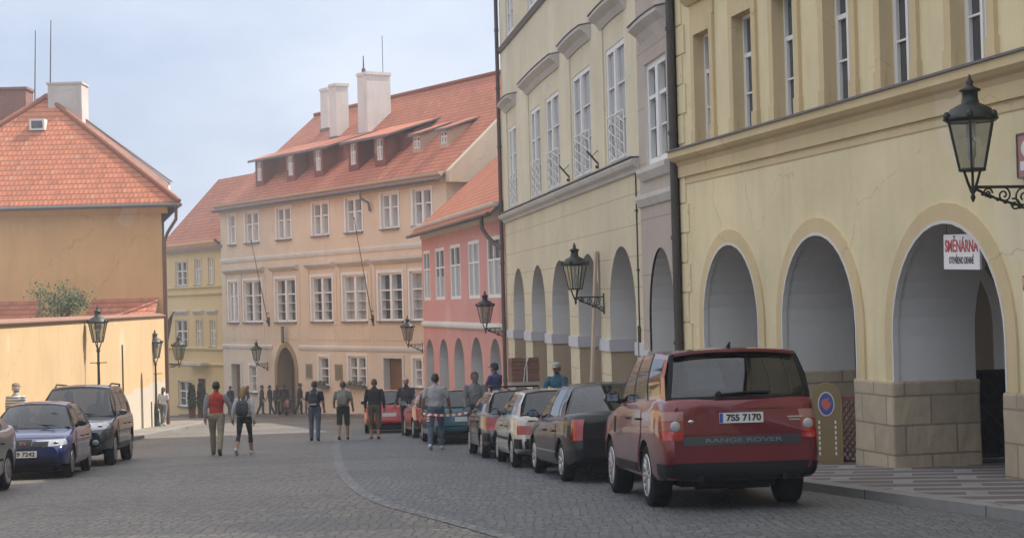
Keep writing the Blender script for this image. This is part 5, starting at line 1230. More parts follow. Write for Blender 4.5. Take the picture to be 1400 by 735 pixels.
    def common(s, rear_detail=True, mirrors=True, seams=True, handle_z=.0, mirror_mat=None):
        c = s.c; cols = c['cols']
        xa = cols[-1][0] - .22; zb = smooth_interp(c['top'], xa)
        for sg in (1, -1):
            y = sg * (s.w(xa) * .94); mb = MB()
            mb.tube([(xa, y, zb + .03), (xa, y + sg * .07, zb + .06)], [.04, .035], 6)
            mb.tube([(xa + .05, y + sg * .125, zb + .09), (xa - .03, y + sg * .125, zb + .09), (xa - .055, y + sg * .125, zb + .09)], [(.06, .04), (.10, .068), (.097, .065)], 10)
            mo = mb.build('wing_mirror', mirror_mat or s.paint, s.root)
            m2 = MB(); m2.box(xa - .062, xa - .058, y + sg * .125 - .075, y + sg * .125 + .075, zb + .045, zb + .135); m2.build('mirror_glass', plain('mirror_silver', (.25, .27, .29), .08, 1.0), mo)
            # doors: slightly raised skins leave a shut line between them
            ds = c['doors']; zlo = interp(c['bot'], 0) + .12
            for (x0, x1) in ds:
                d = s.flank('door', sg, x0, x1, zlo, zb - .055, s.paint, .006, 12, 10)
                if d:
                    h = s.hit((x0 + .16, sg * 3, zb - .17), (0, -sg, 0))
                    if h:
                        m = MB(); m.tube([(x0 + .08, h.y + sg * .02, h.z), (x0 + .15, h.y + sg * .04, h.z + .003), (x0 + .24, h.y + sg * .02, h.z)], .014, 6); m.build('handle', c.get('handlemat', M_TRIM), d)
    def place(s, wheel_px=None, which='rl', head=(0, 1), P=None):
        """stand the car on the slope with one wheel where the photograph shows it"""
        a = math.atan2(head[1], head[0]); Mx = Matrix.Rotation(math.atan(-SL), 3, 'X') @ Matrix.Rotation(a, 3, 'Z')
        c = s.c; lx = c['xr'] if which[0] == 'r' else c['xf']; ly = (c['W'] / 2 - .02) * (1 if which[1] == 'l' else -1)
        p = Vector(P) if P is not None else G(*wheel_px); p.z = gz(p.y)
        off = Mx @ Vector((lx, ly, 0)); s.root.location = p - off; s.root.rotation_euler = Mx.to_euler(); s.M = Mx
        return s
    def copyspec(self): return dict(self.c)
def paint(name, col, metal=0.35, rough=.32): return plain(name, col, rough, metal, coat=0.9)

SUV = dict(L=4.79, W=1.93, R=.385, tw=.27, xr=-1.19, xf=1.555, round=.065, spokes=7, bowr=.10, bowf=.14,
    top=[(-2.4, 1.31), (-2.0, 1.34), (.6, 1.26), (1.05, 1.21), (1.9, 1.09), (2.4, .98)], bot=[(-2.4, .36), (-1.7, .33), (1.7, .34), (2.4, .38)],
    rear=[(.4, .10), (.60, -.01), (.72, -.03), (.78, .0), (.90, .04), (1.31, .10)], front=[(.3, -.1), (.6, .0), (.9, -.03), (1.1, -.12)],
    roof=[(-2.15, 1.83), (-1.0, 1.875), (.2, 1.86), (.6, 1.80)], wr=[(-2.2, .765), (-1, .785), (.4, .735)],
    cols=[(-2.20, -1.98, 'p'), (-1.98, -1.80, 'g'), (-1.28, -1.18, 'b'), (-1.17, -1.08, 'g'), (-.30, -.32, 'b'), (-.18, -.22, 'g'), (.80, .22, 'b'), (1.02, .36, 'b')],
    doors=[(-.98, -.25), (-.23, .92)], rfr=.07)
rr = Car('parked_suv', 'big metallic red off-road car seen from behind, nearest at the right kerb', 'car', SUV, paint('paint_red', (.145, .006, .012), .3, .3))
HATCH = dict(L=3.95, W=1.64, R=.295, tw=.18, xr=-1.23, xf=1.22, round=.14, spokes=9, bowr=.07,
    top=[(-2, .95), (-1.85, .98), (.55, .93), (.95, .92), (1.6, .80), (2, .66)], bot=[(-2, .33), (-1.5, .22), (1.5, .20), (2, .25)],
    rear=[(.2, .06), (.4, -.03), (.55, -.04), (.60, .03), (.8, .04), (1.0, .07)], front=[(.2, -.06), (.42, .0), (.56, .0), (.62, -.05), (.75, -.12), (.95, -.2)],
    roof=[(-1.6, 1.36), (-.6, 1.40), (0, 1.39), (.4, 1.33)], wr=[(-1.6, .53), (-.5, .565), (.4, .54)],
    cols=[(-1.85, -1.48, 'p'), (-1.62, -1.34, 'g'), (-1.12, -1.02, 'p'), (-1.0, -.93, 'g'), (-.16, -.18, 'b'), (-.06, -.1, 'g'), (.78, .14, 'b'), (.92, .24, 'p')],
    doors=[(-.86, -.12), (-.10, .84)])
SEDAN = dict(L=4.5, W=1.74, R=.315, tw=.20, xr=-1.30, xf=1.34, round=.13, spokes=5, bowr=.14,
    top=[(-2.25, 1.02), (-2.1, 1.07), (-1.6, 1.06), (-1.3, 1.02), (.6, .97), (1.1, .93), (1.8, .82), (2.25, .66)], bot=[(-2.25, .36), (-1.7, .24), (1.7, .21), (2.25, .26)],
    rear=[(.2, .08), (.4, -.02), (.56, -.03), (.62, .02), (.85, .02), (1.05, .05)], front=[(.2, -.06), (.42, 0), (.6, 0), (.7, -.08), (.95, -.22)],
    roof=[(-1.15, 1.44), (-.5, 1.495), (.1, 1.485), (.5, 1.41)], wr=[(-1.15, .53), (-.4, .575), (.5, .55)],
    cols=[(-1.55, -.92, 'p'), (-1.18, -.80, 'g'), (-.98, -.74, 'b'), (-.92, -.70, 'g'), (-.12, -.14, 'b'), (-.03, -.06, 'g'), (.88, .2, 'b'), (1.06, .32, 'p')],
    doors=[(-.95, -.08), (-.06, .92)], black_surround=False)
# --- red off-roader details
c = rr
for sg in (1, -1):
    for z0, z1, mt in ((.84, .945, plain('bright_red_lens', (.36, .010, .012), .15, coat=.6)), (.95, 1.06, plain('amber_smoke_lens', (.27, .06, .035), .12, .1, coat=.6)), (1.065, 1.17, plain('pale_lens', (.33, .16, .14), .15, .2, coat=.6))):
        c.corner('tail_light', sg, z0, z1, .21, .26, mt, True, .012)
    h = c.hit((-4, sg * .80, 1.0), (1, 0, 0))
    m = MB(); m.ell((h.x - .014, sg * .79, 1.0), (.014, .062, .062), 16, 8); m.build('reversing_light', plain('reverse_lens', (.38, .37, .36), .15, .1, coat=1.0), c.root)
c.end('tailgate', -.75, .75, .90, 1.29, rr.paint, True, 16, 8, .008)
c.end('tailgate_lip', -.50, .50, 1.19, 1.215, rr.paint, True, 12, 2, .035)
st = c.end('boot_strip', -.70, .70, .775, .875, plain('grey_strip', (.075, .08, .085), .35, .5), True, 14, 2, .016)
hx = c.hit((-4, 0, .83), (1, 0, 0)).x
lt_ = text('lettering', 'RANGE ROVER', .068, plain('silver_letters', (.30, .31, .32), .45, .2), st, (hx - .034, -.02, .825), (PI / 2, 0, -PI / 2), .003, .92, .002)
bp_ = c.end('bumper', -.93, .93, .37, .57, M_TRIM, True, 18, 4, .012)
for sg in (1, -1): c.corner('bumper_corner', sg, .37, .56, .16, .44, M_TRIM, True, .012)
c.plate('7S5 7170', 1.085)
Ml = lt_.matrix_basis.copy()
for v in lt_.data.vertices:
    q = Ml @ v.co; h = c.hit((-4, q.y, q.z), (1, 0, 0)); q.x = h.x - .021; v.co = q
lt_.matrix_basis = Matrix.Identity(4)
hx = c.hit((-4, -.62, 1.07), (1, 0, 0)).x
m = MB(); m.box(hx - .014, hx - .002, -.72, -.55, 1.075, 1.092); m.box(hx - .014, hx - .002, -.70, -.57, 1.045, 1.058); m.build('badge', M_CHROME, c.root)
m = MB(); m.ell((c.hit((-4, .60, 1.05), (1, 0, 0)).x - .006, .60, 1.05), (.006, .045, .022), 14, 6); m.build('badge', M_CHROME, c.root)
for y in (.50, -.50): m = MB(); m.tube([(-2.1, y, .40), (-2.36, y, .385)], .034, 10); m.build('exhaust_pipe', M_TRIM, c.root)
for sg in (1, -1):
    c.flank('side_sill', sg, -.8, 1.15, .40, .52, M_TRIM, .012, 14, 2); c.flank('side_vent', sg, .98, 1.10, .86, 1.08, M_TRIM, .008, 2, 4)
S2 = rr.S2; m = MB()
sp = [Vector(S2(u, 1)) + Vector((-.10, 0, .01)) for u in np.linspace(-.95, .95, 13)]; sq = [Vector(S2(u, 1)) + Vector((.12, 0, .03)) for u in np.linspace(-.95, .95, 13)]
for i in range(12): m.quad(sp[i], sp[i + 1], sq[i + 1], sq[i]); m.quad(sp[i] - Vector((0, 0, .035)), sp[i + 1] - Vector((0, 0, .035)), sp[i + 1], sp[i]); m.quad(sp[i] - Vector((0, 0, .035)), sq[i] - Vector((0, 0, .09)), sq[i + 1] - Vector((0, 0, .09)), sp[i + 1] - Vector((0, 0, .035)))
m.build('spoiler', rr.paint, c.root)
a = Vector(S2(.30, .08)) + Vector((-.03, 0, 0)); b = Vector(S2(-.42, .12)) + Vector((-.03, 0, 0)); m = MB(); m.tube([a, (a + b) / 2 + Vector((-.015, 0, .01)), b], .014, 6); m.ell(a, (.03, .04, .04), 8, 6); m.build('wiper', M_TRIM, c.root)
m = MB(); p = Vector(S2(.5, .35)); m.hexa([(p.x + .12, .12, 1.42), (p.x + .125, .12, 1.42), (p.x + .125, .56, 1.42), (p.x + .12, .56, 1.42), (p.x + .2, .16, 1.68), (p.x + .205, .16, 1.68), (p.x + .205, .56, 1.68), (p.x + .2, .56, 1.68)]); m.build('window_sticker', plain('pale_card', (.62, .66, .70), .6, var=.2, scale=5), c.root)
m = MB(); m.tube([(-1.75, 0, 1.90), (-1.85, 0, 1.97)], [(.03, .05), (.012, .02)], 8); m.build('roof_aerial', M_TRIM, c.root)
c.common(mirror_mat=M_TRIM); c.place((885, 692), 'rl', (-.10, 1))
# --- dark saloon behind it
sd_ = Car('parked_saloon', 'black saloon with a tall red tail light, parked directly in front of the red off-roader', 'car', SEDAN, plain('paint_black', (.008, .009, .012), .4, 0.0, coat=.5, spec=.2)); c = sd_
for sg in (1, -1): c.corner('tail_light', sg, .66, .98, .20, .14, M_RED, True, .010)
c.end('number_recess', -.36, .36, .74, .92, M_TRIM, True, 8, 3, .004); c.plate('', .82)
hx = c.hit((-4, .48, .70), (1, 0, 0)).x; m = MB(); m.box(hx - .012, hx - .002, .40, .58, .695, .715); m.build('badge', M_CHROME, c.root)
c.end('bumper_strip', -.7, .7, .50, .54, M_TRIM, True, 12, 2, .01); c.end('boot_lid', -.60, .60, .64, 1.03, c.paint, True, 12, 6, .007)
for sg in (1, -1): c.flank('side_strip', sg, -.95, .92, .44, .475, M_CHROME, .012, 12, 1)
c.common(mirror_mat=M_TRIM); c.place(None, 'rl', (-.15, 1), P=(.69, 26.5, 0))
# --- cream hatchback
ch_ = Car('parked_hatchback', 'cream white hatchback with grey bumpers between the black saloon and the grey hatchback', 'car', HATCH, paint('paint_cream', (.46, .44, .39), .1, .35)); c = ch_
def hatch_rear(c, lamp=(.60, .78), bump=M_TRIM, plate=True, plz=.70, amber=True):
    for sg in (1, -1):
        c.corner('tail_light', sg, lamp[0], lamp[1], .34, .10, M_RED, True, .008)
        c.corner('bumper_corner', sg, .36, .54, .14, .34, bump, True, .010)
    c.end('bumper', -.72, .72, .36, .545, bump, True, 14, 4, .012)
    c.end('tailgate', -.46, .46, .57, .96, c.paint, True, 10, 6, .006)
    if plate: c.plate('', plz)
    a = Vector(c.S2(0, .06)) + Vector((-.025, 0, 0)); b = Vector(c.S2(-.5, .14)) + Vector((-.025, 0, 0)); m = MB(); m.tube([a, b], .011, 5); m.build('wiper', M_TRIM, c.root)
hatch_rear(c, (.62, .78)); c.common(mirror_mat=M_TRIM)
for sg in (1, -1): c.flank('side_strip', sg, -.85, .85, .50, .555, M_TRIM, .010, 12, 1)
hx = c.hit((-4, .45, .86), (1, 0, 0)).x; m = MB(); m.box(hx - .012, hx - .002, .36, .56, .855, .872); m.build('badge', M_TRIM, c.root)
c.place(None, 'rl', (-.12, 1), P=(-.10, 31.3, 0))
# --- grey hatchback with a strapped crate on its roof
gh = Car('parked_hatchback', 'dark grey hatchback carrying a strapped crate on its roof', 'car', dict(HATCH, spokes=5), paint('paint_grey', (.085, .088, .09), .5, .35)); c = gh
hatch_rear(c, (.60, .86), M_TRIM); c.common(); c.place(None, 'rl', (-.13, 1), P=(-.75, 35.6, 0))
for x in (-.9, -.1):
    m = MB(); m.tube([(x, -.52, 1.40), (x, -.50, 1.49), (x, .50, 1.49), (x, .52, 1.40)], .018, 6); m.build('roof_bar', M_TRIM, c.root)
# --- teal hatchback
te = Car('parked_hatchback', 'teal blue hatchback behind the striped tape', 'car', dict(HATCH, W=1.68), paint('paint_teal', (.016, .105, .14), .35, .3)); c = te
hatch_rear(c, (.62, .84), te.paint, True, .66); c.common(mirror_mat=M_TRIM); c.place(None, 'rl', (-.14, 1), P=(-2.30, 44.8, 0))
c.end('bumper_strip', -.7, .7, .46, .50, M_TRIM, True, 12, 2, .018)
# --- orange red small car
orr = Car('parked_hatchback', 'orange red small car with bright wheels in front of the teal hatchback', 'car', dict(HATCH, L=3.7, spokes=5, xr=-1.2, xf=1.22, top=[(-2, .95), (-1.75, .98), (.55, .95), (.95, .93), (1.6, .84), (1.9, .7)]), paint('paint_orange', (.33, .045, .02), .3, .3)); c = orr
hatch_rear(c, (.62, .86), M_TRIM); c.common(mirror_mat=M_CHROME); c.place(None, 'rl', (-.17, 1), P=(-3.10, 50.6, 0))
# --- bright red hatchback
br_ = Car('parked_hatchback', 'bright red hatchback behind the man in the black jumper', 'car', dict(HATCH, W=1.69), paint('paint_bright_red', (.42, .018, .02), .1, .3)); c = br_
hatch_rear(c, (.74, .90), br_.paint, True, .62); c.common(mirror_mat=M_TRIM); c.place(None, 'rl', (-.06, 1), P=(-5.15, 57.4, 0))
# --- front ends
def front_kit(c, lamp, grille, lower, plate=None, plz=.42, badge=True, fog=None, lampmat=M_CLEAR, split=False):
    z0, z1, back, side = lamp
    for sg in (1, -1):
        l = c.corner('headlight', sg, z0, z1, back, side, lampmat, False, .010, z2=z0 + .04, z3=z1 + .02)
        p = c.hit((4, sg * (c.c['W'] / 2 - back * .55), (z0 + z1) / 2), (-1, 0, 0))
        if p: m = MB(); m.ell((p.x - .0, p.y, p.z), (.018, .06, .055), 14, 8); m.build('reflector', M_CHROME, c.root); m = MB(); m.ell((p.x + .01, p.y, p.z), (.014, .035, .032), 12, 8); m.build('bulb', plain('lamp_dark', (.06, .06, .07), .1, .5), c.root)
        if fog: p = c.hit((4, sg * fog[0], fog[1]), (-1, 0, 0)); m = MB(); m.ell((p.x + .004, p.y, p.z), (.02, .07, .06), 14, 8); m.build('fog_light', M_CLEAR, c.root)
    y0, g0, g1 = grille
    if split:
        for sg in (1, -1): c.end('grille', sg * .17, sg * y0, g0, g1, M_TRIM, False, 8, 3, .012)
        c.end('grille_centre', -.15, .15, g0 - .03, g1 + .04, M_TRIM, False, 6, 3, .014)
    else: c.end('grille', -y0, y0, g0, g1, M_TRIM, False, 10, 4, .012)
    c.end('air_intake', -lower[0], lower[0], lower[1], lower[2], M_TRIM, False, 12, 3, .010)
    if badge:
        p = c.hit((4, 0, (g0 + g1) / 2), (-1, 0, 0)); m = MB(); m.box(p.x + .012, p.x + .022, -.055, .055, p.z - .045, p.z + .045); b = m.build('badge', M_CHROME, c.root)
        m = MB(); m.prism_x([(-.045, .01), (.0, .035), (.045, .03), (.0, .012), (.045, -.012), (.0, -.036), (-.045, -.03), (.0, -.012)], p.x + .022, p.x + .026); m.v = [(x, y, z + p.z) for x, y, z in m.v]; m.build('badge_mark', plain('badge_mark_red', (.35, .03, .03), .4), b)
    if plate is not None: c.plate(plate, plz, False)
    for sg in (1,):
        zc = smooth_interp(c.c['top'], c.c['cols'][-1][0] + .1) + .05
        for y in (.45, -.25): m = MB(); m.tube([(c.c['cols'][-1][0] + .12, y, zc + .02), (c.c['cols'][-1][0] - .04, y - .55, zc + .07)], .011, 5); m.build('wiper', M_TRIM, c.root)
    c.end('bonnet_gap', -.70, .70, g1 + .055, g1 + .068, M_TRIM, False, 12, 1, .004)
bl = Car('parked_hatchback', 'dark blue car facing the camera by the left edge', 'car', dict(HATCH, L=4.1, W=1.66, xf=1.28, R=.30, top=[(-2.05, .95), (-1.85, .98), (.55, .93), (.98, .91), (1.65, .80), (2.05, .66)]), paint('paint_blue', (.012, .021, .10), .35, .25)); c = bl
front_kit(c, (.60, .72, .44, .24), (.46, .61, .70), (.60, .22, .36), 'A9 7242', .47, True, None, M_CLEAR, True)
c.end('bumper_strip', -.78, .78, .395, .42, M_TRIM, False, 12, 1, .012); c.common(mirror_mat=M_TRIM); c.place((99.6, 651), 'fl', (.12, -1))
SFE = dict(SUV, L=4.65, W=1.86, R=.36, tw=.23, xr=-1.32, xf=1.38, round=.15, spokes=5,
    top=[(-2.33, 1.08), (-2.0, 1.12), (.6, 1.06), (1.05, 1.05), (1.75, .97), (2.33, .80)], bot=[(-2.33, .42), (-1.7, .32), (1.7, .30), (2.33, .36)],
    front=[(.3, -.08), (.55, .02), (.75, .0), (.9, -.06), (1.1, -.16)], rear=[(.4, .05), (.6, -.02), (.8, 0), (1.2, .1)],
    roof=[(-2.05, 1.68), (-1.0, 1.74), (.1, 1.73), (.5, 1.66)], wr=[(-2.1, .62), (-1, .665), (.4, .63)],
    cols=[(-2.1, -1.75, 'p'), (-1.9, -1.6, 'g'), (-1.22, -1.12, 'b'), (-1.12, -1.04, 'g'), (-.25, -.28, 'b'), (-.13, -.18, 'g'), (.86, .2, 'b'), (1.06, .34, 'p')])
sf = Car('parked_suv', 'dark grey green off-roader with roof rails behind the blue car', 'car', SFE, paint('paint_slate', (.05, .062, .075), .5, .25)); c = sf
front_kit(c, (.78, .93, .46, .34), (.40, .74, .90), (.62, .36, .52), None, .5, False, (.62, .52))
for sg in (1, -1):
    m = MB(); m.tube([(-1.7, sg * .60, 1.70), (-1.55, sg * .615, 1.78), (-.2, sg * .62, 1.795), (.12, sg * .60, 1.72)], .02, 6); m.build('roof_rail', M_TRIM, c.root)
    c.flank('side_sill', sg, -.9, 1.0, .34, .48, plain('sill_grey', (.09, .09, .095), .5), .012, 14, 2)
c.common(mirror_mat=sf.paint); c.place(None, 'fl', (.10, -1), P=(-8.85, 37.2, 0))
sv = Car('parked_saloon', 'silver car cut by the left edge of the view', 'car', dict(SEDAN), paint('paint_silver', (.42, .43, .44), .55, .32)); c = sv
front_kit(c, (.60, .74, .42, .3), (.4, .6, .72), (.6, .24, .36), None, .5, False)
for sg in (1, -1): c.corner('tail_light', sg, .68, .90, .2, .2, M_RED, True, .01); c.flank('side_strip', sg, -1.0, .95, .50, .545, M_TRIM, .012, 12, 1)
c.common(); c.place((11.6, 669), 'rl', (.06, -1))
fs_ = Car('parked_hatchback', 'silver car facing the camera behind the bright red hatchback', 'car', dict(HATCH, L=4.0, W=1.68), paint('paint_silver_far', (.45, .46, .47), .5, .32)); c = fs_
front_kit(c, (.60, .74, .36, .24), (.42, .60, .70), (.58, .24, .36), None, .46, False); c.common(); c.place(None, 'fl', (.1, -1), P=(-3.95, 63.3, 0))
# crate on the grey hatchback's roof bars
gm = gh.root.matrix_basis
p = gh.root.location + gh.M @ Vector((-1.02, -.18, 1.509)); o = empty('crate', p, 0, 'strapped stack of brown boards riding on the roof of the grey hatchback', 'crate'); o.rotation_euler = gh.root.rotation_euler
mb = MB(); mb.box(-.3, .3, -.31, .31, 0, .07); mb.build('pallet', plain('pallet', (.32, .30, .28), .8, var=.2), o)
mb = MB()
for k in range(6): mb.box(-.29 - .01 * (k % 2), .29, -.30 + .005 * (k % 3), .30 - .008 * (k % 2), .072 + k * .086, .072 + k * .086 + .082)
mb.build('boards', plain('brown_board', (.17, .085, .06), .75, var=.35, scale=4), o)
mb = MB(); mb.box(-.31, .31, -.04, -.01, .06, .595); mb.tube([(-.32, .05, .06), (-.325, .02, .35), (-.31, -.06, .58), (-.1, -.1, .6)], .012, 5); mb.build('strap', plain('pale_strap', (.5, .47, .42), .6), o)

# ------------------------------------------------------------------ people
M_SKIN = plain('skin', (.34, .19, .13), .55, var=.1, scale=8); M_SKIND = plain('skin_dark', (.19, .105, .07), .55, var=.1, scale=8)
M_EYE = plain('eye_dark', (.02, .015, .012), .3); M_LIP = plain('lip', (.28, .11, .09), .5)
def cloth(name, col): 
    nm = 'cloth_' + name
    if nm in MATS: return MATS[nm]
    m = plain(nm, col, .88, var=.28, scale=6); t = m.node_tree; p = t.nodes['Principled BSDF']
    bump(t, p, math_(t, 'ADD', noise(t, coords(t, (1.6, 1.6, .7)), 9, 3, .55), noise(t, coords(t, (1, 1, 2.2)), 16, 2, .5)), .9, .05); return m
def person(label, loc, face, H=1.76, top=None, sleeve='short', bottom=None, leg='long', shoe=None, hair=None, hairlen=0, hat=None, stride=.0, ph=1, arms=((0, .12, .15), (0, .12, .15)), skin=None, headturn=0.0, heavy=1.0, woman=False, vox=.0145, group=None, collar=None, neckh=0.0, vest=None):
    """one continuous body in the given pose; +y is the way it faces. arms = (swing, spread, elbow) left then right, radians"""
    k = H / 1.76; skin = skin or M_SKIN; V = Vector
    o = empty('person', loc, face, label, 'person', group)
    wsh = .185 * (0.92 if woman else 1.0); hipw = .092
    J = {}
    a1, a2 = stride * ph, -stride * ph
    for nm, sg, a in (('l', -1, a1), ('r', 1, a2)):
        hip = V((sg * hipw, 0, .93)); kb = .12 + (.55 * stride * 1.2 if a < 0 else .05) if stride else .03
        d1 = V((sg * .02, math.sin(a), -math.cos(a))); kn = hip + d1 * .445
        an = kn + V((sg * .005, math.sin(a - kb), -math.cos(a - kb))) * .425
        J['hip' + nm], J['kn' + nm], J['an' + nm] = hip, kn, an; J['ft' + nm] = a - kb if a < 0 else max(0, a - .1) * .6
    dz = min(J['anl'].z, J['anr'].z) - .085
    for nm in 'lr':
        for q in ('hip', 'kn', 'an'): J[q + nm] = J[q + nm] - V((0, 0, dz))
    Z = -dz
    lean = V((0, .03 if stride else .0, 0))
    for nm, sg, (sw, ab, el) in (('l', -1, arms[0]), ('r', 1, arms[1])):
        sh = V((sg * wsh, 0, 1.425 + Z)) + lean
        d = V((sg * math.sin(ab), math.sin(sw) * math.cos(ab), -math.cos(sw) * math.cos(ab))); eb = sh + d * .295
        d2 = V((sg * math.sin(ab) * .3, math.sin(sw + el) * math.cos(ab * .3), -math.cos(sw + el) * math.cos(ab * .3))); wr = eb + d2 * .255
        J['sh' + nm], J['el' + nm], J['wr' + nm], J['hd' + nm] = sh, eb, wr, d2
    mb = MB(); hv = heavy
    # trunk, stacked ellipses
    sec = [(.82, .10, .085, 0), (.88, .155, .115, -.005), (.95, .168, .122, -.01), (1.03, .152 * hv, .112 * hv, .0), (1.12, .150 * hv, .112 * hv, .008), (1.25, .168 * hv, .118 * hv, .0), (1.35, .182, .118, -.008), (1.42, .165, .10, -.012), (1.47, .10, .075, -.008), (1.50, .06, .06, 0)]
    if woman: sec = [(.82, .10, .085, 0), (.88, .16, .12, -.008), (.95, .170, .125, -.012), (1.05, .135, .10, .0), (1.12, .128, .095, .004), (1.25, .150, .115, .012), (1.35, .160, .108, .0), (1.42, .145, .09, -.008), (1.47, .08, .065, -.004), (1.50, .05, .05, 0)]
    n = 20; vs = []
    for z, rx, ry, yo in sec:
        for j in range(n):
            t = 2 * PI * j / n; vs.append((rx * math.cos(t), ry * math.sin(t) + yo + lean.y * max(0, (z - .9) / .5), z + Z))
    fs = [[i * n + j, i * n + (j + 1) % n, (i + 1) * n + (j + 1) % n, (i + 1) * n + j] for i in range(len(sec) - 1) for j in range(n)] + [list(range(n))[::-1], list(range((len(sec) - 1) * n, len(sec) * n))]
    mb.add(vs, fs)
    hc = V((0, .02, 1.645 + Z)) + lean
    ct, st_ = math.cos(headturn), math.sin(headturn)
    def hd(x, y, z): return V((x * ct - y * st_, x * st_ + y * ct, z)) + hc
    mb.tube([V((0, -.005, 1.44 + Z)) + lean, V((0, .005, 1.54 + Z)) + lean, hc + V((0, -.01, -.02))], [.062, .054, .056], 12)
    # head: skull, jaw, nose, brow, ears
    hs = [(-.118, .026, .03, .045), (-.105, .045, .05, .036), (-.075, .058, .068, .022), (-.04, .066, .082, .008), (0, .072, .092, -.002), (.04, .075, .096, -.008), (.075, .070, .090, -.010), (.10, .058, .074, -.010), (.114, .034, .045, -.010)]
    vs = []
    for z, rx, ry, yo in hs:
        for j in range(16): t = 2 * PI * j / 16; vs.append(hd(rx * math.cos(t), ry * math.sin(t) + yo, z))
    mb.add(vs, [[i * 16 + j, i * 16 + (j + 1) % 16, (i + 1) * 16 + (j + 1) % 16, (i + 1) * 16 + j] for i in range(8) for j in range(16)] + [list(range(16))[::-1], list(range(128, 144))])
    mb.tube([hd(0, .085, .012), hd(0, .112, -.028), hd(0, .095, -.04)], [.010, .017, .012], 8); mb.tube([hd(-.045, .078, .024), hd(0, .09, .028), hd(.045, .078, .024)], .012, 8)
    for sg in (1, -1): mb.ell(hd(sg * .078, -.005, -.005), (.014, .024, .036), 10, 8)
    fat = 1.12 if bottom else 1.0; slf = 1.25 if sleeve == 'long' else 1.0
    for nm in 'lr':
        cu = 1.18 if leg == 'long' else 1.0; ku = 1.15 if leg in ('long', 'crop', 'knee') else 1.0
        tight = .86 if leg == 'tight' else 1.0
        mb.tube([J['hip' + nm] + V((0, 0, .05)), J['hip' + nm].lerp(J['kn' + nm], .4), J['kn' + nm]], [.088 * fat * tight, .078 * fat * tight, .058 * ku * tight], 14)
        mb.ell(J['kn' + nm], (.058 * ku * tight,) * 3, 12, 8)
        mb.tube([J['kn' + nm], J['kn' + nm].lerp(J['an' + nm], .35) + V((0, -.012, 0)), J['an' + nm]], [.056 * ku * tight, .056 * cu, .038 * (1.5 if leg == 'long' else 1)], 14)
        if leg == 'knee' or leg == 'crop':
            e = J['kn' + nm].lerp(J['an' + nm], .12 if leg == 'knee' else .45); mb.tube([J['hip' + nm].lerp(J['kn' + nm], .6), e], [.082, .078], 14)
        a = J['ft' + nm]; A = J['an' + nm]; f = V((0, math.cos(a), math.sin(a))); u = V((0, -math.sin(a), math.cos(a)))
        mb.tube([A - f * .07 - u * .045, A - f * .04 - u * .035, A + f * .05 - u * .035, A + f * .12 - u * .052, A + f * .175 - u * .06], [(.03, .03), (.046, .05), (.043, .045), (.046, .032), (.03, .022)], 12)
        s_ = J['sh' + nm]; mb.ell(s_ + V((0, 0, -.02)), (.062, .062, .062), 12, 8)
        mb.tube([s_ + V((0, 0, -.01)), s_.lerp(J['el' + nm], .5), J['el' + nm]], [.056, .050 * slf, .041 * slf], 12); mb.ell(J['el' + nm], (.041 * slf,) * 3, 10, 8)
        mb.tube([J['el' + nm], J['el' + nm].lerp(J['wr' + nm], .35), J['wr' + nm]], [.041 * slf, .040 * slf, .027 * (1.25 if sleeve == 'long' else 1)], 12)
        if sleeve == 'short': mb.tube([s_ + V((0, 0, -.04)), s_.lerp(J['el' + nm], .4), s_.lerp(J['el' + nm], .72)], [.048, .054, .055], 12)
    b = mb.build('body', skin, o, fix=True)
    rm = b.modifiers.new('r', 'REMESH'); rm.mode = 'VOXEL'; rm.voxel_size = vox; sm = b.modifiers.new('s', 'SMOOTH'); sm.iterations = 3; sm.factor = .5
    applied(b); me = b.data
    mats = [skin, top, bottom, shoe or M_TRIM, vest or top]; me.materials.clear()
    for m in mats: me.materials.append(m)
    # dress every face after the limb it belongs to
    bones = [(V((0, 0, .84 + Z)), V((0, 0, .99 + Z)), .15, 2), (V((0, 0, 1.02 + Z)), V((0, 0, 1.42 + Z)) + lean, .15, 4), (V((0, .0, 1.485 + Z)) + lean, hc, .07, 0), (hc, hc + V((0, 0, .06)), .09, 0)]
    cutf = {'long': 1.0, 'crop': .45, 'knee': .12, 'tight': .42}[leg]
    for nm in 'lr':
        bones.append((J['hip' + nm], J['kn' + nm], .085, 2)); c_ = J['kn' + nm].lerp(J['an' + nm], cutf)
        bones.append((J['kn' + nm], c_, .055, 2))
        if cutf < 1: bones.append((c_ + (J['an' + nm] - c_) * .06, J['an' + nm], .05, 0))
        A = J['an' + nm]; f = V((0, math.cos(J['ft' + nm]), math.sin(J['ft' + nm])))
        bones.append((A - f * .06 - V((0, 0, .05)), A + f * .17 - V((0, 0, .055)), .05, 3))
        bones.append((J['sh' + nm], J['sh' + nm].lerp(J['el' + nm], .72 if sleeve == 'short' else 1), .058, 1))
        if sleeve == 'short': bones.append((J['sh' + nm].lerp(J['el' + nm], .8), J['el' + nm], .045, 0))
        bones.append((J['el' + nm], J['wr' + nm], .042, 1 if sleeve == 'long' else 0))
    P = np.array([p.center[:] for p in me.polygons]); best = np.full(len(P), 1e9); idx = np.zeros(len(P), int)
    for a, c_, r, mi in bones:
        a, c_ = np.array(a), np.array(c_); d = c_ - a; t = np.clip(((P - a) @ d) / (d @ d + 1e-9), 0, 1); q = np.linalg.norm(P - (a + t[:, None] * d), axis=1) - r
        m = q < best; best[m] = q[m]; idx[m] = mi
    me.polygons.foreach_set('material_index', idx.tolist()); me.polygons.foreach_set('use_smooth', [True] * len(P))
    # hands: palm, four fingers, thumb
    hm = MB()
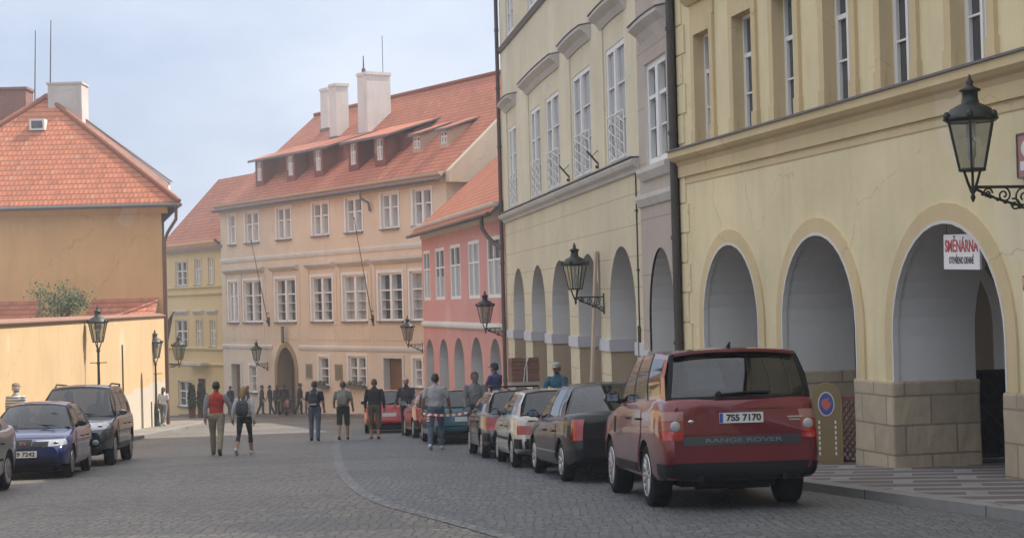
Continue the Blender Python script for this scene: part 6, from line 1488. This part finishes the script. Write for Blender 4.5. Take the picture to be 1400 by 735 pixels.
    for nm, sg in (('l', -1), ('r', 1)):
        W = J['wr' + nm]; d = J['hd' + nm].normalized(); side = V((0, 1, 0)) - d * d.y
        side = side.normalized() if side.length > .3 else V((0, 0, 1)); inn = d.cross(side).normalized()
        if inn.x * sg > 0: inn = -inn
        hm.tube([W - d * .02, W + d * .03, W + d * .085], [(.026, .02), (.02, .038), (.016, .04)] if abs((V((0, 0, 1)) - d * d.z).length) < 0 else [.024, .033, .034], 8)
        for q, (of, ln) in enumerate(((.028, .068), (.010, .078), (-.009, .072), (-.026, .056))):
            b0 = W + d * .08 + side * of; b1 = b0 + d * ln * .5 + inn * .008; b2 = b1 + (d * .8 + inn * .6).normalized() * ln * .5
            hm.tube([b0, b1, b2], [.0095, .009, .0065], 6)
        t0 = W + d * .03 + side * .028; t1 = t0 + (side * .75 + d * .65).normalized() * .04; hm.tube([t0, t1, t1 + (d + inn * .3).normalized() * .03], [.013, .011, .008], 6)
    for sg in (1, -1): hm.ell(hd(sg * .031, .083, .008), (.011, .008, .007), 8, 6, 1)
    hm.tube([hd(-.022, .088, -.066), hd(0, .094, -.066), hd(.022, .088, -.066)], .006, 6, 2)
    mesh_h = hm.build('hands', [skin, M_EYE, M_LIP], None, fix=True)
    bm = bmesh.new(); bm.from_mesh(me); n0 = len(bm.faces); bm.from_mesh(mesh_h.data); bm.faces.ensure_lookup_table()
    e = len(me.materials); me.materials.append(M_EYE); me.materials.append(M_LIP)
    for i in range(n0, len(bm.faces)): f = bm.faces[i]; f.material_index = 0 if f.material_index == 0 else e + f.material_index - 1; f.smooth = True
    bm.to_mesh(me); bm.free(); bpy.data.objects.remove(mesh_h); b.data.name = 'body'
    # hair and headgear
    if hair:
        hb = MB(); N, M_ = 20, 12; vs, keep = [], []
        rx, ry, rz = .084, .110, .122
        for i in range(M_ + 1):
            a = PI * i / M_
            for j in range(N): t = 2 * PI * j / N; sa = math.sin(a) ** .8; vs.append((rx * sa * math.cos(t), -.008 + ry * sa * math.sin(t), .003 + rz * math.cos(a)))
        for i in range(M_):
            for j in range(N):
                f = [i * N + j, i * N + (j + 1) % N, (i + 1) * N + (j + 1) % N, (i + 1) * N + j]; c_ = sum((V(vs[q]) for q in f), V()) / 4
                front = c_.y > .02
                if (front and c_.z > .062 + .0 * c_.y) or (not front and c_.z > -.07 - (.04 if hairlen else 0)): keep.append(f)
        hb.add([hd(*v) for v in vs], keep, 0, None, True)
        hb.add([hd(v[0] * .9, v[1] * .9, v[2] * .92) for v in vs], keep, 0, None, True)
        if hairlen: hb.tube([hd(0, -.085, .02), hd(0, -.115, -.08), hd(0, -.105, -.18), hd(0, -.09, -.18 - hairlen)], [.05, .06, .055, .02], 10)
        h_ = hb.build('hair', hair, o)
    if hat:
        hb = MB(); hb.lathe([(.088, -.0), (.092, .03), (.085, .075), (.06, .105), (.02, .118), (.004, .12)], (0, 0, 0), 18); hb.v = [hd(v[0] * .93, v[1] * 1.15 - .004, v[2] + .025) for v in hb.v]
        hb.hexa([hd(*q) for q in ((-.06, .085, .028), (.06, .085, .028), (.045, .165, .018), (-.045, .165, .018), (-.06, .085, .038), (.06, .085, .038), (.045, .165, .026), (-.045, .165, .026))]); hb.build('cap', hat, o)
    o.scale = (k * 1.1, k * 1.12, k)
    s_ = {kk: V((vv.x * k * 1.1, vv.y * k * 1.12, vv.z * k)) for kk, vv in J.items() if isinstance(vv, Vector)}
    Mw = Matrix.Translation(V(loc)) @ Matrix.Rotation(face, 4, 'Z')
    return o, {kk: Mw @ vv for kk, vv in s_.items()}, Z
def backpack(label, loc, face, Z, mat, strap, k=1.0, lean=.03):
    o = empty('backpack', loc, face, label, 'backpack'); o.scale = (k * 1.1, k * 1.12, k)
    m = MB(); zs = [(1.02, .10, .05), (1.05, .135, .085), (1.2, .145, .10), (1.33, .135, .085), (1.41, .09, .05)]; n = 16; vs = []
    for z, rx, ry in zs:
        for j in range(n):
            t = 2 * PI * j / n; sx, sy = math.cos(t), math.sin(t); vs.append((rx * math.copysign(abs(sx) ** .6, sx), -.115 - .085 + ry * math.copysign(abs(sy) ** .6, sy) + lean * .6, z + Z))
    m.add(vs, [[i * n + j, i * n + (j + 1) % n, (i + 1) * n + (j + 1) % n, (i + 1) * n + j] for i in range(4) for j in range(n)] + [list(range(n))[::-1], list(range(4 * n, 5 * n))], 0, None, True); m.build('bag', mat, o)
    m = MB(); m.tube([(-.10, -.29 + lean * .6, 1.08 + Z), (.10, -.29 + lean * .6, 1.08 + Z)], [(.07, .03)] * 2, 8); m.build('pocket', strap, o)
    for sg in (1, -1): m = MB(); m.tube([(sg * .08, -.15 + lean, 1.38 + Z), (sg * .105, -.09 + lean, 1.475 + Z), (sg * .115, .02 + lean, 1.485 + Z), (sg * .12, .118 + lean, 1.40 + Z), (sg * .125, .138 + lean, 1.25 + Z), (sg * .165, .07 + lean, 1.12 + Z), (sg * .14, -.1 + lean, 1.08 + Z)], [(.018, .008)] * 7, 6); m.build('strap', strap, o)
    return o
def at(px, py, dz=0.0): p = G(px, py, dz); return (p.x, p.y, gz(p.y) + dz)
def atY(px, Y, dz=0.0):     # on the ground where column px meets distance Y
    d = ray(px, 520); return (d.x / d.y * Y, Y, gz(Y) + dz)
AWAY = 0.0
DB = plain('hair_dark', (.022, .016, .012), .55); BR = plain('hair_brown', (.06, .035, .02), .55); BLD = plain('hair_blond', (.26, .16, .065), .5); GR = plain('hair_grey', (.36, .35, .34), .6)
C = cloth
red, grey, khaki, white = C('red', (.42, .045, .03)), C('grey', (.27, .27, .28)), C('khaki', (.26, .215, .15)), C('white', (.62, .62, .64))
black, navy, denim, olive = C('black', (.022, .022, .025)), C('navy', (.03, .035, .06)), C('denim', (.075, .10, .15)), C('olive', (.09, .075, .04))
lt = C('pale_grey', (.36, .36, .37)); camo = C('camo', (.22, .22, .19)); brown = C('brown', (.05, .035, .03)); shoew = plain('shoe_white', (.5, .52, .55), .6); shoeb = plain('shoe_brown', (.07, .045, .03), .6)
def k_(H): return H / 1.76
STRIPE = plain('cloth_striped', (.4, .4, .4), .88); t = STRIPE.node_tree; p = t.nodes['Principled BSDF']
_x = nd(t, 'ShaderNodeSeparateXYZ'); t.links.new(coords(t), _x.inputs[0])
t.links.new(mixc(t, math_(t, 'LESS_THAN', math_(t, 'FRACT', math_(t, 'MULTIPLY', _x.outputs[2], 14)), .4), (.52, .52, .50), (.10, .12, .18)), p.inputs['Base Color'])
# couple hand in hand
l1 = at(297, 622); l2 = at(335, 621)
person('man in a red vest over grey sleeves and khaki trousers walking away', l1, .05, 1.79, grey, 'long', khaki, 'long', shoeb, DB, stride=.30, ph=1, arms=((-.12, .16, .2), (.12, .36, .12)), vest=red)
_, j2, z2 = person('woman in a white top and black leggings, ponytail, hand in hand with the man', l2, -.08, 1.66, white, 'long', black, 'tight', shoew, BLD, .12, stride=.34, ph=-1, arms=((.10, .36, .12), (-.1, .14, .25)), woman=True)
backpack('dark backpack worn by the woman in the white top', l2, -.08, z2, C('slate', (.06, .065, .075)), black, k_(1.66))
l3 = at(431, 602); _, _, z3 = person('man in a dark T-shirt and jeans with a small dark backpack walking away', l3, -.04, 1.76, navy, 'short', denim, 'long', black, DB, stride=.10, ph=1, arms=((-.05, .16, .15), (.1, .16, .2)))
backpack('small dark backpack with pale straps on the man in jeans', l3, -.04, z3, C('bag_dark', (.035, .04, .045)), C('strap_pale', (.25, .27, .28)), k_(1.76))
l4 = at(470, 600.5); _, _, z4 = person('man in dark knee shorts with a pale camouflage backpack', l4, .0, 1.74, camo, 'short', C('shorts_dark', (.035, .036, .03)), 'knee', shoeb, BR, stride=.16, ph=-1, arms=((.1, .25, .9), (.05, .2, .5)), heavy=1.08)
backpack('pale camouflage backpack on the man in dark shorts', l4, .0, z4, camo, C('strap_camo', (.12, .12, .10)), k_(1.74))
person('man in a black jumper and olive cropped trousers seen from behind', at(513, 599.5), -.03, 1.78, black, 'long', olive, 'crop', shoeb, BR, stride=.05, ph=1, arms=((.0, .2, .15), (.0, .2, .15)), heavy=1.15)
p = atY(555, 54.0); person('grey haired man in a dark jacket facing the camera between the red cars', p, PI - .2, 1.80, C('jacket', (.04, .042, .048)), 'long', navy, 'long', black, GR, arms=((.1, .2, .5), (.1, .25, .6)), heavy=1.1, headturn=.1)
l7 = at(597, 614); _, j7, _ = person('man in a pale grey T-shirt and jeans holding the striped tape', l7, -.05, 1.83, lt, 'short', denim, 'long', shoew, DB, stride=.22, ph=-1, arms=((-.25, .26, .35), (.05, .3, .35)), heavy=1.1, skin=M_SKIND)
p8 = atY(649, 41.2); _, j8, _ = person('dark haired man in a grey shirt turned to the camera beside the grey hatchback', p8, PI + .15, 1.84, C('grey_shirt', (.17, .175, .18)), 'long', navy, 'long', black, DB, arms=((.3, .15, .7), (.2, .15, .5)), skin=M_SKIND, headturn=.3)
person('man in a blue shirt and dark cap standing behind the grey hatchback', atY(677, 46.4, .25), .9, 1.84, C('blue_violet', (.06, .065, .17)), 'short', navy, 'long', black, DB, hat=navy, arms=((.3, .2, .6), (.2, .2, .5)))
person('man in a pale cap and blue green jacket standing beyond the black saloon', atY(762, 39.6, .18), 2.6, 1.80, C('blue_green', (.03, .10, .16)), 'long', navy, 'long', black, DB, hat=C('cap_pale', (.42, .40, .37)), arms=((.3, .15, .6), (.5, .15, .8)), headturn=.1, skin=M_SKIND)
person('man in a pale cap and striped shirt by the garden wall behind the blue car', atY(21, 41.0, .12), -.2, 1.72, STRIPE, 'short', khaki, 'long', black, GR, hat=C('cap_beige', (.24, .18, .12)))
person('woman in a white T-shirt and grey trousers walking by the end lamp post', atY(222.5, 73.5, .12), -.1, 1.66, white, 'short', C('grey_trousers', (.19, .19, .20)), 'long', shoew, BR, .04, stride=.2, ph=1, woman=True)
# people outside the gateway
far_ = [(279, 'dark clothed person beside the clipped evergreens, partly behind the man in red', black, 'long', navy, 0, .2, 1.72), (315, 'person in dark clothes walking left of the gateway, between the couple', black, 'long', black, 1, .9, 1.75),
        (337, 'person in dark clothes walking just right of the ponytailed woman', navy, 'long', black, 1, -1.2, 1.72), (357, 'person in a brown top mid stride left of the gateway', brown, 'long', black, 1, -1.4, 1.74),
        (369, 'person in black with bare arms by the left side of the gateway', black, 'short', navy, 1, 1.3, 1.72), (378, 'person in black standing in front of the gateway behind the pushchair', black, 'long', black, 0, 2.6, 1.70), (388, 'person in black in the middle of the gateway', black, 'long', black, 0, .3, 1.73), (409, 'stout person in a black coat right of the gateway', black, 'long', black, 1, -1.5, 1.78)]
for i, (px, lab, tp, sl_, bt, st, fc, H) in enumerate(far_):
    Yf = 53.2 / ((px - 700) / F_PX + .67) - 1.7 + (.3 if i == 6 else 0)
    person(lab, atY(px, Yf, .10 if i else 0), fc, H, tp, sl_, bt, 'long', black, DB, stride=.17 * st, ph=1 if i % 2 else -1, arms=((.1, .15, .3), (-.1, .15, .3)), heavy=1.3 if px == 409 else 1.05, vox=.02, group='people by the gateway')
# pushchair
pc = atY(392, 97.0, .10); o = empty('pushchair', pc, 2.6, 'dark pushchair with a child in pink in front of the gateway', 'pushchair')
m = MB(); m.tube([(0, .25, .35), (0, -.15, .45), (0, -.3, .85)], [(.2, .04), (.22, .04), (.2, .04)], 8); m.build('seat', black, o)
for sg in (1, -1): m = MB(); m.tube([(sg * .22, .4, .15), (sg * .22, -.1, .5), (sg * .22, -.5, 1.02)], .018, 6); m.tube([(sg * .22, -.35, .15), (sg * .22, 0, .5)], .018, 6); m.build('frame', M_BLACK, o)
for x, y in ((.24, .4), (-.24, .4), (.24, -.35), (-.24, -.35)): m = MB(); m.lathe([(.10, -.02), (.12, -.02), (.12, .02), (.10, .02)], (0, 0, 0), 14); w = m.build('wheel', M_TYRE, o); w.location = (x, y, .12); w.rotation_euler = (0, PI / 2, 0)
m = MB(); m.tube([(-.22, -.5, 1.02), (.22, -.5, 1.02)], .02, 6); m.build('handle', M_BLACK, o)
person('small child in pink sitting in the pushchair', (pc[0], pc[1], pc[2] + .12), 2.6, .85, C('pink_child', (.5, .2, .2)), 'long', C('pink_legs', (.4, .16, .17)), 'long', shoew, BR, stride=0, arms=((.5, .2, .5), (.5, .2, .5)), vox=.03)
# striped barrier tape from the man's hand to the man by the grey car
a = j7['wrl'] + Vector((0, -.02, -.06)); b_ = j8['wrl'] if (j8['wrl'].x > j8['wrr'].x) else j8['wrr']
o = empty('barrier_tape', a, 0, 'red and white striped tape stretched from hand to hand behind the teal car', 'tape')
m = MB(); N = 44; b_ = b_ + Vector((0, -.03, -.04)); pts = [a.lerp(b_, i / N) + Vector((0, -.26 * math.sin(PI * i / N) ** .6, -.10 * math.sin(PI * i / N))) for i in range(N + 1)]
for i in range(N):
    t0, t1 = .25 * math.sin(i * .3), .25 * math.sin((i + 1) * .3)
    u0, u1 = Vector((0, math.sin(t0), math.cos(t0))) * .026, Vector((0, math.sin(t1), math.cos(t1))) * .026
    p, q = pts[i] - a, pts[i + 1] - a; m.quad(p - u0, q - u1, q + u1, p + u0, (i // 2) % 2)
for sx, ln in ((.12, .16),): 
    for k in range(5): m.quad(Vector((sx, -.2, -.02 - ln * k / 5)), Vector((sx + .06, -.2, -.02 - ln * k / 5)), Vector((sx + .05, -.22, -.02 - ln * (k + 1) / 5)), Vector((sx - .01, -.22, -.02 - ln * (k + 1) / 5)), k % 2)
m.build('ribbon', [plain('tape_white', (.7, .66, .64), .5), plain('tape_red', (.5, .05, .05), .5)], o)

# ------------------------------------------------------------------ air
mb = MB(); mb.box(-148, 148, -62, 170, -9.0, 23.5)
hm_ = bpy.data.materials.new('haze_air'); hm_.use_nodes = True; t = hm_.node_tree; t.nodes.clear()
ho = t.nodes.new('ShaderNodeOutputMaterial'); pv_ = t.nodes.new('ShaderNodeVolumePrincipled'); pv_.inputs['Color'].default_value = (.93, .93, .95, 1); pv_.inputs['Density'].default_value = 0.0014; pv_.inputs['Anisotropy'].default_value = 0.15
t.links.new(pv_.outputs[0], ho.inputs['Volume'])
tag(mb.build('haze', hm_), kind='stuff')
